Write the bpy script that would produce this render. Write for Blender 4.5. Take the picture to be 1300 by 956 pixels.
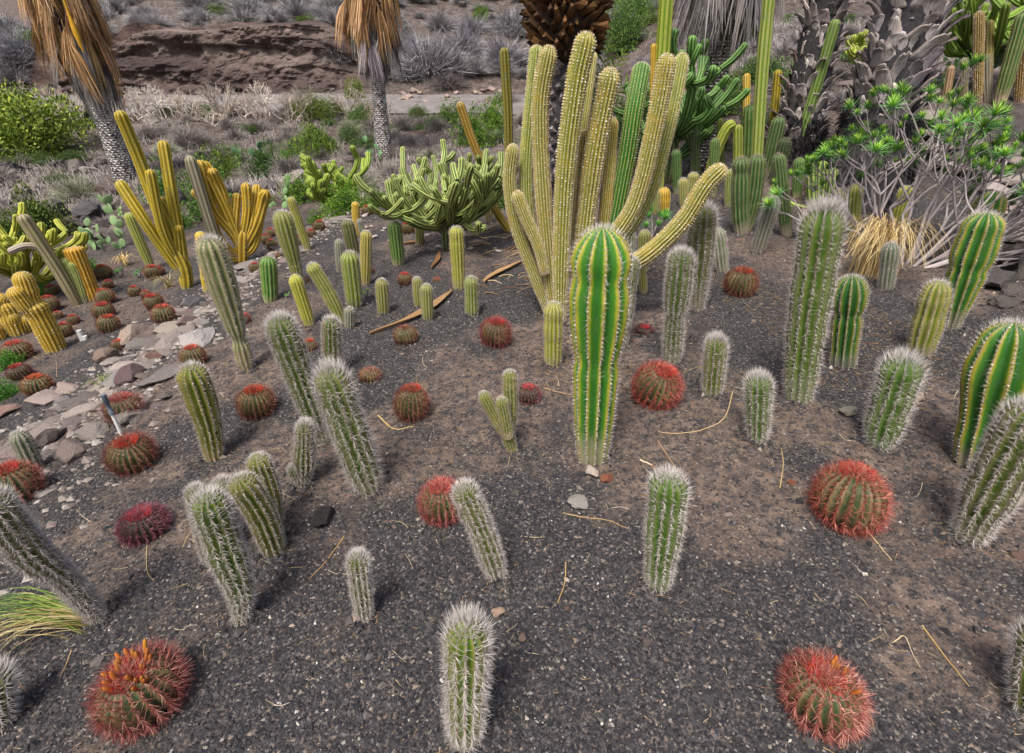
import bpy, math, random
import numpy as np
from mathutils import Vector, Matrix
R_ = math.radians
for o in list(bpy.data.objects): bpy.data.objects.remove(o)
sc = bpy.context.scene
COL = sc.collection

# ------------------------------------------------------------------ camera, sky, sun, exposure
CAM_Z, PITCH, FPX, PPX, PPY = 1.7, 27.0, 650.0, 650.0, 433.0
cam = bpy.data.cameras.new('camera'); camo = bpy.data.objects.new('camera', cam); COL.objects.link(camo)
camo.location = (0, 0, CAM_Z); camo.rotation_euler = (R_(90 - PITCH), 0, 0)
cam.sensor_width = 36; cam.lens = 18.0; cam.shift_y = -45 / 1300; cam.clip_start = 0.05; cam.clip_end = 600
sc.camera = camo
SUN_EL, SUN_AZ = 62, 205          # azimuth from +Y clockwise, degrees
world = bpy.data.worlds.new('World'); sc.world = world; world.use_nodes = True
wn = world.node_tree.nodes; bg = wn['Background']
sky = wn.new('ShaderNodeTexSky'); sky.sky_type = 'NISHITA'; sky.sun_disc = False
sky.sun_elevation = R_(SUN_EL); sky.sun_rotation = R_(SUN_AZ)
sky.air_density = 1.0; sky.dust_density = 6.0; sky.ozone_density = 0.6
world.node_tree.links.new(sky.outputs[0], bg.inputs[0]); bg.inputs[1].default_value = 0.105
sun = bpy.data.lights.new('sun', 'SUN'); suno = bpy.data.objects.new('sun', sun); COL.objects.link(suno)
sun.energy = 2.2; sun.angle = R_(16); sun.color = (1, 0.95, 0.88)
sd = Vector((math.sin(R_(SUN_AZ)) * math.cos(R_(SUN_EL)), math.cos(R_(SUN_AZ)) * math.cos(R_(SUN_EL)), math.sin(R_(SUN_EL))))
suno.rotation_euler = sd.to_track_quat('Z', 'Y').to_euler(); suno.location = (0, -5, 12)
vs = sc.view_settings; vs.view_transform = 'Standard'; vs.look = 'None'; vs.exposure = 0.68; vs.gamma = 1; vs.use_curve_mapping = False

# ------------------------------------------------------------------ numeric helpers
rng = np.random.default_rng(7)
def smooth(a, b, x):
    t = np.clip((x - a) / (b - a), 0, 1); return t * t * (3 - 2 * t)
def sp(x, w=0.25): return w * np.logaddexp(0, x / w)
def _h(i, j, s):
    v = np.sin(i * 127.1 + j * 311.7 + s * 74.7) * 43758.5453; return v - np.floor(v)
def vn(x, y, s=0):
    xi, yi = np.floor(x), np.floor(y); fx, fy = x - xi, y - yi
    fx = fx * fx * (3 - 2 * fx); fy = fy * fy * (3 - 2 * fy)
    a, b = _h(xi, yi, s), _h(xi + 1, yi, s); c, d = _h(xi, yi + 1, s), _h(xi + 1, yi + 1, s)
    return (a + (b - a) * fx) * (1 - fy) + (c + (d - c) * fx) * fy
def fbm(x, y, s=0, o=4):
    r = 0; a = .5
    for k in range(o): r = r + a * (vn(x, y, s + k) - .5); x = x * 2.03 + 5; y = y * 2.03 + 9; a *= .5
    return r                                             # about -0.5 .. 0.5
def H(x, y):
    """height of the ground: garden bed, lower bed, ravine, road, cliff and hillside"""
    x = np.asarray(x, float); y = np.asarray(y, float)
    bx = -0.15 * sp(-x - .5) - 0.12 * sp(-x - 2.6) - .14 * smooth(-3.1, -3.8, x) + 0.05 * sp(x - 1.2)
    bx = -1.35 + sp(bx + 1.35, .1)
    bx = np.minimum(bx, .35)
    cl = smooth(-6.0, -10.5, x) * smooth(-30, -22, x)   # the cut cliff behind the road
    Fa = np.interp(y, [0, 9, 12, 19, 23, 24, 28.4, 30.3, 31.8, 40, 60, 130], [-1.2, -1.2, -1.1, -.6, .12, .40, 1.0, 1.2, 4.1, 6.4, 12.5, 34])
    Fb = np.interp(y, [0, 9, 12, 19, 23, 24, 28.4, 31, 36, 60, 130], [-1.2, -1.2, -1.1, -.6, .12, .40, 1.0, 1.9, 3.6, 12.5, 34])
    F = Fa * cl + Fb * (1 - cl)
    F = F - 15 * smooth(-29, -41, x) * smooth(34, 47, y)
    zl = bx + (F - bx) * smooth(9.6, 13.0, y + .12 * x)
    Rr = np.interp(y, [0, 6.3, 8, 11, 15, 25, 40, 60, 130], [0, 0, .22, 1.1, 2.0, 3.6, 7.5, 13.5, 34])
    zr = np.where(y < 12, bx, .3) + Rr
    w = smooth(.07, .38, x / np.maximum(y, 4))
    z = zl + (zr - zl) * w
    far = smooth(9, 14, np.hypot(x, y))
    z = z + .05 * fbm(x * .9, y * .9, 3) + .022 * fbm(x * 5, y * 5, 11, 3) * (1 - far)
    z = z + far * (.55 * fbm(x * .45, y * .45, 21, 5)) * smooth(1.4, 3.4, np.abs(y - 26.2))
    z = z + cl * smooth(30.2, 31.0, y) * smooth(35, 32, y) * (1.0 * fbm(x * .35, z * 2.2, 41, 4) + .9 * fbm(x * .9, y * .9 + z, 47, 4))
    return z
def Hs(x, y): return float(H(np.array([x]), np.array([y]))[0])
SP, CP = math.sin(R_(PITCH)), math.cos(R_(PITCH))
def ray(u, v):
    q = (PPY - v) / FPX; return np.array([(u - PPX) / FPX, CP + q * SP, -SP + q * CP])
TS = np.geomspace(.5, 140, 900)
def px(u, v):
    """photo pixel -> point of the ground"""
    d = ray(u, v); z = CAM_Z + TS * d[2] - H(TS * d[0], TS * d[1])
    i = int(np.argmax(z < 0))
    if i == 0: i = len(TS) - 1
    t = TS[i - 1] + (TS[i] - TS[i - 1]) * z[i - 1] / (z[i - 1] - z[i]) if z[i] < 0 else TS[i]
    return np.array([t * d[0], t * d[1], CAM_Z + t * d[2]])
def depth(P): return P[1] * CP - (P[2] - CAM_Z) * SP
def at_plane(u, v, B, off=0.0):
    """the point seen at pixel (u,v) at the distance of the thing that stands on B (off metres behind it)"""
    n = np.array([B[0], B[1], 0.0]); L = np.linalg.norm(n); n /= L; d = ray(u, v)
    t = (L + off) / np.dot(d, n)
    return np.array([t * d[0], t * d[1], CAM_Z + t * d[2]])
def nrm(a): return a / np.maximum(np.linalg.norm(a, axis=-1, keepdims=True), 1e-9)

# ------------------------------------------------------------------ mesh building
class MB:
    def __init__(s): s.v = []; s.f = {3: [], 4: []}; s.a = []; s.n = 0
    def add(s, v, f, a=None):
        v = np.asarray(v, float).reshape(-1, 3); f = np.asarray(f, int)
        if a is None: a = np.zeros((len(v), 3))
        a = np.broadcast_to(np.asarray(a, float), (len(v), 3))
        s.v.append(v); s.a.append(a); s.f[f.shape[1]].append(f + s.n); s.n += len(v)
        return s
    def mesh(s, name, mat, smooth_=True):
        me = bpy.data.meshes.new(name)
        v = np.concatenate(s.v); a = np.concatenate(s.a)
        f3 = np.concatenate(s.f[3]) if s.f[3] else np.zeros((0, 3), int)
        f4 = np.concatenate(s.f[4]) if s.f[4] else np.zeros((0, 4), int)
        me.vertices.add(len(v)); me.vertices.foreach_set('co', v.ravel())
        nl = len(f3) * 3 + len(f4) * 4; me.loops.add(nl)
        me.loops.foreach_set('vertex_index', np.concatenate([f3.ravel(), f4.ravel()]))
        me.polygons.add(len(f3) + len(f4))
        st = np.concatenate([np.arange(len(f3)) * 3, len(f3) * 3 + np.arange(len(f4)) * 4])
        me.polygons.foreach_set('loop_start', st)
        me.polygons.foreach_set('use_smooth', np.full(len(st), smooth_))
        at = me.attributes.new('cx', 'FLOAT_COLOR', 'POINT')
        at.data.foreach_set('color', np.concatenate([a, np.ones((len(a), 1))], 1).ravel())
        me.update(calc_edges=True)
        if mat: me.materials.append(mat)
        return me
LABELS = {}
def link(name, data, parent=None, loc=(0, 0, 0), rot=(0, 0, 0), scale=(1, 1, 1), color=None, kind=None):
    o = bpy.data.objects.new(name, data); COL.objects.link(o)
    if parent is not None: o.parent = parent
    o.location = loc; o.rotation_euler = rot; o.scale = scale if hasattr(scale, '__len__') else (scale,) * 3
    if color is not None: o.color = (*color, 1)
    if kind: o['kind'] = kind
    return o
def tag(o, label, cat, group=None):
    o['label'] = label; o['category'] = cat
    if group: o['group'] = group
    LABELS.setdefault(label, []).append(group)
    return o
def thing(name, label, cat, loc, group=None, rotz=0):
    return tag(link(name, None, None, tuple(loc), (0, 0, rotz)), label, cat, group)

def catmull(P, n):
    P = np.asarray(P, float)
    if len(P) == 2: return P[0] + (P[1] - P[0]) * np.linspace(0, 1, n)[:, None]
    Q = np.vstack([2 * P[0] - P[1], P, 2 * P[-1] - P[-2]])
    d = np.r_[0, np.cumsum(np.linalg.norm(np.diff(P, axis=0), axis=1))]; tt = np.linspace(0, d[-1], n); out = []
    for t in tt:
        i = min(int(np.searchsorted(d, t, 'right')) - 1, len(P) - 2); f = (t - d[i]) / (d[i + 1] - d[i])
        p0, p1, p2, p3 = Q[i:i + 4]
        out.append(.5 * (2 * p1 + (p2 - p0) * f + (2 * p0 - 5 * p1 + 4 * p2 - p3) * f * f + (3 * p1 - p0 - 3 * p2 + p3) * f ** 3))
    return np.array(out)
def frames(P):
    T = nrm(np.gradient(P, axis=0)); N = np.zeros_like(T)
    r = np.array([0., -1., 0.]) if abs(T[0][1]) < .9 else np.array([1., 0, 0])
    for i in range(len(P)):
        r = r - T[i] * np.dot(r, T[i]); r /= np.linalg.norm(r); N[i] = r
    return T, N, np.cross(T, N)
def tube(mb, P, R, k=6, a=(0, 0, 0), cap=True):
    P = np.asarray(P, float); R = np.broadcast_to(np.asarray(R, float), (len(P),))
    T, N, B = frames(P); th = np.arange(k) / k * 2 * np.pi
    V = P[:, None] + R[:, None, None] * (np.cos(th)[None, :, None] * N[:, None] + np.sin(th)[None, :, None] * B[:, None])
    n = len(P); i, j = np.meshgrid(np.arange(n - 1), np.arange(k), indexing='ij'); j2 = (j + 1) % k
    F = np.stack([i * k + j, i * k + j2, (i + 1) * k + j2, (i + 1) * k + j], -1).reshape(-1, 4)
    mb.add(V.reshape(-1, 3), F, a)
    if cap:
        mb.add(np.vstack([V[-1], P[-1:]]), [[q, (q + 1) % k, k] for q in range(k)], a)
        mb.add(np.vstack([V[0], P[:1]]), [[(q + 1) % k, q, k] for q in range(k)], a)
def spikes(mb, P, D, L, W, a):
    """thin three-sided thorns"""
    n = len(P); D = nrm(D); ref = np.where(np.abs(D[:, 2:3]) < .8, np.array([[0, 0, 1.]]), np.array([[1., 0, 0]]))
    U = nrm(np.cross(D, ref)); V = np.cross(D, U); W = np.broadcast_to(W, (n,))[:, None]
    c = [P + W * (math.cos(q) * U + math.sin(q) * V) for q in (0, 2.094, 4.189)]
    v = np.stack(c + [P + D * np.broadcast_to(L, (n,))[:, None]], 1).reshape(-1, 3)
    b = np.arange(n)[:, None] * 4
    f = np.concatenate([b + [0, 1, 3], b + [1, 2, 3], b + [2, 0, 3]])
    a = np.asarray(a, float)
    if a.ndim == 2: a = np.repeat(a, 4, 0)
    mb.add(v, f, a)
OCT = np.array([[1, 0, 0], [-1, 0, 0], [0, 1, 0], [0, -1, 0], [0, 0, 1], [0, 0, -1.]])
OCF = np.array([[0, 2, 4], [2, 1, 4], [1, 3, 4], [3, 0, 4], [2, 0, 5], [1, 2, 5], [3, 1, 5], [0, 3, 5]])
PYR = np.array([[1, 0, -.5], [0, 1, -.5], [-1, 0, -.5], [0, -1, -.5], [0, 0, 1.]]); PYF = np.array([[0, 1, 4], [1, 2, 4], [2, 3, 4], [3, 0, 4]])
def chips(mb, P, S, a, r):
    n = len(P); q = PYR[None] * (1 + r.uniform(-.4, .4, (n, 5, 1))) + r.uniform(-.45, .45, (n, 5, 3)) * [1, 1, .3]; th = r.uniform(0, 6.28, n); c, s = np.cos(th), np.sin(th); q = q * S[:, None]
    q = np.stack([q[..., 0] * c[:, None] - q[..., 1] * s[:, None], q[..., 0] * s[:, None] + q[..., 1] * c[:, None], q[..., 2]], -1)
    mb.add((P[:, None] + q).reshape(-1, 3), (np.arange(n)[:, None, None] * 5 + PYF[None]).reshape(-1, 3), np.repeat(a, 5, 0))
def octs(mb, P, S, a, jit=.35, r=rng):
    n = len(P); S = np.asarray(S, float)
    S = S[:, None] * np.ones(3) if S.ndim == 1 else S
    q = OCT[None] * (1 + r.uniform(-jit, jit, (n, 6, 1))) + r.uniform(-jit, jit, (n, 6, 3)) * .5
    th = r.uniform(0, 6.28, n); c, s = np.cos(th), np.sin(th); q = q * S[:, None]
    q = np.stack([q[..., 0] * c[:, None] - q[..., 1] * s[:, None], q[..., 0] * s[:, None] + q[..., 1] * c[:, None], q[..., 2]], -1)
    f = (np.arange(n)[:, None, None] * 6 + OCF[None]).reshape(-1, 3)
    a = np.asarray(a, float); a = np.repeat(a, 6, 0) if a.ndim == 2 else a
    mb.add((P[:, None] + q).reshape(-1, 3), f, a)
def ico(sub=2):
    t = (1 + 5 ** .5) / 2
    v = nrm(np.array([[-1, t, 0], [1, t, 0], [-1, -t, 0], [1, -t, 0], [0, -1, t], [0, 1, t], [0, -1, -t], [0, 1, -t], [t, 0, -1], [t, 0, 1], [-t, 0, -1], [-t, 0, 1.]]))
    f = np.array([[0, 11, 5], [0, 5, 1], [0, 1, 7], [0, 7, 10], [0, 10, 11], [1, 5, 9], [5, 11, 4], [11, 10, 2], [10, 7, 6], [7, 1, 8], [3, 9, 4], [3, 4, 2], [3, 2, 6], [3, 6, 8], [3, 8, 9], [4, 9, 5], [2, 4, 11], [6, 2, 10], [8, 6, 7], [9, 8, 1]])
    for _ in range(sub):
        v = list(map(tuple, v)); cache = {}; nf = []
        def mid(a, b):
            k = (min(a, b), max(a, b))
            if k not in cache: m = nrm((np.array(v[a]) + np.array(v[b])) / 2); cache[k] = len(v); v.append(tuple(m))
            return cache[k]
        for a, b, c in f:
            x, y, z = mid(a, b), mid(b, c), mid(c, a); nf += [[a, x, z], [b, y, x], [c, z, y], [x, y, z]]
        v = np.array(v); f = np.array(nf)
    return v, f
ICO1, ICO2 = ico(1), ico(2)

# ------------------------------------------------------------------ materials
class NT:
    def __init__(s, name):
        s.m = bpy.data.materials.new(name); s.m.use_nodes = True; s.t = s.m.node_tree; s.b = s.t.nodes['Principled BSDF']
    def n(s, typ, **kw):
        x = s.t.nodes.new('ShaderNode' + typ)
        for k, v in kw.items(): setattr(x, k, v)
        return x
    def l(s, a, b): s.t.links.new(a, b)
    def attr(s, name='cx'):
        a = s.n('Attribute', attribute_name=name); p = s.n('SeparateColor'); s.l(a.outputs['Color'], p.inputs[0]); return p.outputs
    def ramp(s, fac, stops, interp='LINEAR'):
        r = s.n('ValToRGB'); r.color_ramp.interpolation = interp; e = r.color_ramp.elements
        while len(e) < len(stops): e.new(.5)
        for q, (p, c) in zip(e, stops): q.position = p; q.color = (*c, 1) if len(c) == 3 else c
        s.l(fac, r.inputs[0]); return r.outputs[0]
    def mix(s, fac, a, b, mode='MIX'):
        x = s.n('Mix', data_type='RGBA', blend_type=mode)
        for i, w in ((0, fac), (6, a), (7, b)):
            if isinstance(w, (int, float)): x.inputs[i].default_value = w
            elif isinstance(w, tuple): x.inputs[i].default_value = (*w, 1)
            else: s.l(w, x.inputs[i])
        return x.outputs[2]
    def math(s, op, a, b=0.0):
        x = s.n('Math', operation=op, use_clamp=False)
        for i, w in ((0, a), (1, b)):
            if isinstance(w, (int, float)): x.inputs[i].default_value = w
            else: s.l(w, x.inputs[i])
        return x.outputs[0]
    def noise(s, scale, detail=4, rough=.6, coord='Object', dist=0):
        c = s.n('TexCoord'); x = s.n('TexNoise'); x.inputs['Scale'].default_value = scale; x.inputs['Detail'].default_value = detail
        x.inputs['Roughness'].default_value = rough; x.inputs['Distortion'].default_value = dist
        s.l(c.outputs[coord], x.inputs['Vector']); return x.outputs['Fac']
    def vor(s, scale, out='Color', feature='F1', coord='Object'):
        c = s.n('TexCoord'); x = s.n('TexVoronoi', feature=feature); x.inputs['Scale'].default_value = scale
        s.l(c.outputs[coord], x.inputs['Vector']); return x.outputs[out]
    def bump(s, h, strength=.5, dist=.01, prev=None):
        x = s.n('Bump'); x.inputs['Strength'].default_value = strength; x.inputs['Distance'].default_value = dist; s.l(h, x.inputs['Height'])
        if prev is not None: s.l(prev, x.inputs['Normal'])
        return x.outputs[0]
    def tint(s, col):
        oi = s.n('ObjectInfo'); return s.mix(1.0, col, oi.outputs['Color'], 'MULTIPLY')
    def done(s, col, rough=.8, nor=None, spec=.3):
        if isinstance(col, tuple): s.b.inputs['Base Color'].default_value = (*col, 1)
        else: s.l(col, s.b.inputs['Base Color'])
        s.b.inputs['Roughness'].default_value = rough; s.b.inputs['Specular IOR Level'].default_value = spec
        if nor is not None: s.l(nor, s.b.inputs['Normal'])
        return s.m
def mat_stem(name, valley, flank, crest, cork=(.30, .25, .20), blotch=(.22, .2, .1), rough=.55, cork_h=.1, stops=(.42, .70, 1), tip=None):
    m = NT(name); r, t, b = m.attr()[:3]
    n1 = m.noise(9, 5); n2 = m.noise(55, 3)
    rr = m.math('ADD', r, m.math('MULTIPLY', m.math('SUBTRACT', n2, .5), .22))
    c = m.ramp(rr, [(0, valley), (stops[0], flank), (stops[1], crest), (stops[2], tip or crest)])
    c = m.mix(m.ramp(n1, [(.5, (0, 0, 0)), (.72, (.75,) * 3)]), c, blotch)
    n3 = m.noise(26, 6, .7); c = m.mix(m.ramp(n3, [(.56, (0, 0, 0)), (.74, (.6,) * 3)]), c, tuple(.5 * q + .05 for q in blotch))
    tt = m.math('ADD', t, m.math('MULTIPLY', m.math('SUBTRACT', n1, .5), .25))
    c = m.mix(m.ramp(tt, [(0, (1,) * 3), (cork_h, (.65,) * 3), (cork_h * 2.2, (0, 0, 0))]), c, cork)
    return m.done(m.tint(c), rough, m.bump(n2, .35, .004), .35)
def mat_spine(name, dark, mid, light, rough=.6):
    m = NT(name); r, t, b = m.attr()[:3]
    return m.done(m.tint(m.ramp(r, [(0, dark), (.5, mid), (1, light)])), rough)
def mat_rand(name, stops, rough=.85, bump=None, nscale=20, namp=.35):
    """colour per piece from the first colour channel + object tint, broken up by noise"""
    m = NT(name); r = m.attr()[0]; n = m.noise(nscale, 5)
    f = m.math('ADD', r, m.math('MULTIPLY', m.math('SUBTRACT', n, .5), namp * 2))
    nor = m.bump(n, bump[0], bump[1]) if bump else None
    return m.done(m.tint(m.ramp(f, stops)), rough, nor)
M = {}
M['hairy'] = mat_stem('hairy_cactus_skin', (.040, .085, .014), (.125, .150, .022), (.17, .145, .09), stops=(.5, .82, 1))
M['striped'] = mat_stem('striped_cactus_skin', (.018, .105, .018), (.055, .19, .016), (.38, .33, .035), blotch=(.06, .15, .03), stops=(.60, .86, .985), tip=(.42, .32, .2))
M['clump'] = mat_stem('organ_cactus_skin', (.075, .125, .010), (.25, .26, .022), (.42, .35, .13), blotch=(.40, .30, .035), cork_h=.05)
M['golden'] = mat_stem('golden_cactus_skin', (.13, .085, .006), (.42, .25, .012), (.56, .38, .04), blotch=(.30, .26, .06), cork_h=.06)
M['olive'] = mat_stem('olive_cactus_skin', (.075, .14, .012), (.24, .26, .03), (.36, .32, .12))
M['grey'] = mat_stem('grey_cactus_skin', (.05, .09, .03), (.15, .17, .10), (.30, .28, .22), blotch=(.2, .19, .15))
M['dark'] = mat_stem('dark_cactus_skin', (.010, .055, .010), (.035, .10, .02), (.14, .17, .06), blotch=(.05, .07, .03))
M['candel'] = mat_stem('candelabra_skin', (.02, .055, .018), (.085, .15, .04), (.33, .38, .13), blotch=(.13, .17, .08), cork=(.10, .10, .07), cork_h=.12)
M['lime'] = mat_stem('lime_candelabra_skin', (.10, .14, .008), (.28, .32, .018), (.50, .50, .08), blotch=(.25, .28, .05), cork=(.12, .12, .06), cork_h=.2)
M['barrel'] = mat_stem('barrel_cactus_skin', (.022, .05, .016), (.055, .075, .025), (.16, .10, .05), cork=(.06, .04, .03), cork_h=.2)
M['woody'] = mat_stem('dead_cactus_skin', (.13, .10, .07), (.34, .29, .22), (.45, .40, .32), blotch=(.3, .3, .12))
M['sp_white'] = mat_spine('white_spines', (.16, .12, .10), (.42, .37, .34), (.74, .72, .70))
M['sp_gold'] = mat_spine('golden_spines', (.42, .27, .08), (.66, .52, .26), (.80, .74, .56))
M['sp_red'] = mat_spine('red_spines', (.06, .018, .017), (.235, .052, .043), (.50, .30, .23))
M['sp_dark'] = mat_spine('dark_spines', (.06, .045, .04), (.22, .17, .15), (.45, .38, .34))
M['felt'] = mat_spine('areole_felt', (.32, .23, .14), (.60, .52, .40), (.80, .76, .68), .95)
M['crown'] = mat_spine('barrel_crown', (.48, .02, .03), (.66, .07, .05), (.72, .30, .12), .9)
M['bud'] = mat_rand('fruit_bud', [(0, (.14, .045, .012)), (.5, (.32, .12, .02)), (1, (.46, .24, .05))], .8, None, 60, .6)
M['stone'] = mat_rand('edging_stone', [(0, (.10, .085, .09)), (.3, (.20, .165, .155)), (.6, (.32, .28, .25)), (1, (.46, .43, .40))], .9, (.8, .02), 14)
M['lava'] = mat_rand('lava_rock', [(0, (.022, .022, .026)), (.5, (.06, .057, .06)), (1, (.15, .13, .12))], .95, (1, .03), 18, .5)
M['gravel'] = mat_rand('gravel', [(0, (.019, .019, .023)), (.42, (.056, .054, .059)), (.70, (.115, .105, .104)), (.87, (.24, .185, .145)), (1, (.55, .52, .48))], .8, None, 200, .1)
M['straw'] = mat_rand('dry_straw', [(0, (.26, .16, .08)), (.5, (.50, .38, .22)), (1, (.68, .60, .46))], .8)
M['bark'] = mat_rand('grey_bark', [(0, (.07, .06, .06)), (.5, (.22, .20, .20)), (1, (.40, .37, .35))], .9, (.6, .01), 40)
M['palmscale'] = mat_rand('palm_leaf_base', [(0, (.07, .045, .04)), (.32, (.22, .18, .175)), (.7, (.42, .38, .38)), (1, (.60, .56, .54))], .9, (.5, .01), 22)
_m = NT('palm_leaf_base_fibrous'); _r = _m.attr()[0]; _tc = _m.n('TexCoord'); _mp = _m.n('Mapping'); _mp.inputs['Scale'].default_value = (60, 60, 5); _m.l(_tc.outputs['Object'], _mp.inputs[0]); _nz = _m.n('TexNoise'); _nz.inputs['Scale'].default_value = 1.0; _nz.inputs['Detail'].default_value = 6; _m.l(_mp.outputs[0], _nz.inputs['Vector'])
_f = _m.math('ADD', _r, _m.math('MULTIPLY', _m.math('SUBTRACT', _nz.outputs['Fac'], .5), 1.3)); M['boot'] = _m.done(_m.tint(_m.ramp(_f, [(0, (.045, .03, .026)), (.3, (.15, .12, .115)), (.65, (.34, .305, .30)), (1, (.52, .49, .48))])), .9, _m.bump(_nz.outputs['Fac'], .8, .012))
M['palmdark'] = mat_rand('palm_fibre', [(0, (.018, .012, .010)), (.5, (.055, .035, .025)), (1, (.13, .09, .065))], .95, (.8, .02), 30)
M['pineapple'] = mat_rand('pruned_palm_stub', [(0, (.05, .025, .012)), (.6, (.16, .08, .03)), (1, (.46, .22, .07))], .9)
M['thatch'] = mat_rand('dead_frond', [(0, (.15, .075, .025)), (.35, (.36, .21, .09)), (.7, (.52, .34, .17)), (1, (.66, .50, .32))], .85, None, 8, .25)
M['thatchgrey'] = mat_rand('old_grey_frond', [(0, (.09, .085, .09)), (.5, (.24, .225, .23)), (1, (.44, .41, .40))], .9, None, 8, .3)
M['twig'] = mat_rand('dry_twigs', [(0, (.11, .10, .10)), (.5, (.31, .29, .285)), (1, (.52, .50, .48))], .9)
M['leaf'] = mat_rand('green_leaf', [(0, (.026, .055, .016)), (.5, (.072, .128, .026)), (1, (.20, .27, .055))], .6, None, 3, .35)
M['rosette'] = mat_rand('rosette_leaf', [(0, (.07, .17, .07)), (.5, (.14, .34, .07)), (1, (.40, .58, .05))], .5, None, 5, .15)
M['pad'] = mat_rand('prickly_pear_pad', [(0, (.07, .15, .06)), (.5, (.17, .27, .13)), (1, (.36, .42, .20))], .6, (.3, .01), 30)
M['white'] = NT('white_plastic').done((.75, .75, .73), .4)
M['bluegrey'] = NT('grey_blue_plastic').done((.13, .16, .20), .5)

# ------------------------------------------------------------------ ground
def grow(a, step, stop, fac):
    out = []; x = a; s = step
    while abs(x - a) < stop: s *= fac; x += s; out.append(x)
    return np.array(out)
gx = np.arange(-4.6, 4.61, .04); gx = np.r_[grow(-4.6, -.04, 125, 1.05)[::-1], gx, grow(4.6, .04, 125, 1.05)]
gy = np.arange(-.4, 7.01, .04); gy = np.r_[grow(-.4, -.04, 16, 1.09)[::-1], gy, grow(7.0, .04, 128, 1.045)]; gy = np.unique(np.r_[gy[(gy < 28.2) | (gy > 33.2)], np.arange(28.3, 33.1, .14)])
GX, GY = np.meshgrid(gx, gy); GZ = H(GX, GY)
def dust_mask(x, y):
    n = fbm(x * .95 + 3, y * .95, 61, 5) + .5 * fbm(x * 4, y * 4, 71, 3)
    return smooth(.03, .20, n + .07 * smooth(.8, 3.0, x) + .045)
def hill_mask(x, y): return smooth(9.5, 12.5, y + .12 * x + .8 * fbm(x * .5, y * .5, 5)) * 1.0
sl = np.abs(np.gradient(GZ, gy, axis=0))
A = np.stack([dust_mask(GX, GY), np.maximum(hill_mask(GX, GY), smooth(-7, -9.5, GX)), smooth(.55, 1.1, sl) * smooth(22, 27, GY)], -1).reshape(-1, 3)
nx, ny = len(gx), len(gy)
i, j = np.meshgrid(np.arange(ny - 1), np.arange(nx - 1), indexing='ij')
GF = np.stack([i * nx + j, i * nx + j + 1, (i + 1) * nx + j + 1, (i + 1) * nx + j], -1).reshape(-1, 4)
g = NT('volcanic_ground'); dst, hil, clf = g.attr()[:3]
v1 = g.vor(120, 'Color'); sep = g.n('SeparateColor'); g.l(v1, sep.inputs[0])
grit = g.ramp(sep.outputs[0], [(0, (.021, .021, .025)), (.5, (.051, .049, .053)), (.85, (.098, .088, .085)), (.96, (.19, .155, .13)), (1, (.38, .36, .33))])
n_f = g.noise(160, 3, .7); n_m = g.noise(6, 6, .65); n_l = g.noise(.9, 6, .65)
dustc = g.ramp(n_m, [(.25, (.15, .105, .08)), (.5, (.25, .18, .14)), (.75, (.36, .275, .215))])
df = g.math('MULTIPLY', dst, g.ramp(g.noise(22, 5, .7), [(.38, (0, 0, 0)), (.62, (.85,) * 3)]))
c = g.mix(df, grit, dustc)
hillc = g.ramp(g.noise(1.9, 12, .78, dist=.3), [(.30, (.035, .028, .026)), (.42, (.085, .066, .058)), (.53, (.145, .118, .105)), (.66, (.23, .20, .185)), (.8, (.17, .12, .085))])
c = g.mix(hil, c, hillc)
tc = g.n('TexCoord'); mp = g.n('Mapping'); mp.inputs['Scale'].default_value = (.45, .45, 1.9); mp.inputs['Rotation'].default_value = (0, R_(5), 0)
g.l(tc.outputs['Object'], mp.inputs[0]); st = g.n('TexNoise'); st.inputs['Scale'].default_value = 1.0; st.inputs['Distortion'].default_value = .8; st.inputs['Detail'].default_value = 9; st.inputs['Roughness'].default_value = .7
g.l(mp.outputs[0], st.inputs['Vector'])
cliffc = g.ramp(st.outputs['Fac'], [(.3, (.035, .026, .024)), (.45, (.085, .055, .048)), (.56, (.14, .098, .085)), (.7, (.22, .175, .15))])
n_c = g.noise(7, 9, .75); c = g.mix(clf, c, cliffc); c = g.mix(g.math('MULTIPLY', g.math('MAXIMUM', hil, clf), 1.0), c, g.mix(1.0, c, g.ramp(n_c, [(.32, (.35, .33, .33)), (.5, (.95, .93, .92)), (.68, (1.7, 1.62, 1.55))]), 'MULTIPLY'))
nb = g.bump(sep.outputs[1], .55, .012); nb = g.bump(n_f, .4, .006, nb); nb = g.bump(g.noise(2.4, 9, .75), .7, .16, nb)
nb = g.bump(g.math('MULTIPLY', n_c, hil), .8, .09, nb)
ground_mat = g.done(c, .92, nb, .25)
mb = MB(); mb.add(np.stack([GX, GY, GZ], -1).reshape(-1, 3), GF, A)
ground = link('ground', mb.mesh('ground', ground_mat), kind='structure')

# loose volcanic gravel lying on the bed (uncountable)
N = 225000
d = (.55 ** .5 + rng.uniform(0, 1, N) * (11.0 ** .5 - .55 ** .5)) ** 2
th = rng.uniform(-1.35, 1.35, N); X, Y = d * np.sin(th), d * np.cos(th)
keep = (rng.uniform(0, 1, N) > .55 * dust_mask(X, Y)) & (X > -8)
X, Y, d = X[keep], Y[keep], d[keep]; Z = H(X, Y)
S = np.exp(rng.normal(math.log(.0036), .42, len(X))) * (1 + .10 * d); S = np.minimum(S, .022)
S3 = np.stack([S * rng.uniform(.8, 1.4, len(S)), S * rng.uniform(.7, 1.1, len(S)), S * rng.uniform(.5, .8, len(S))], -1)
Acol = np.clip(rng.beta(1.6, 2.7, len(S)) + (rng.uniform(0, 1, len(S)) > .985) * .45, 0, 1)
mb = MB(); chips(mb, np.stack([X, Y, Z + S * .3], -1), S3, np.stack([Acol, Acol, Acol], -1), rng)
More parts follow.
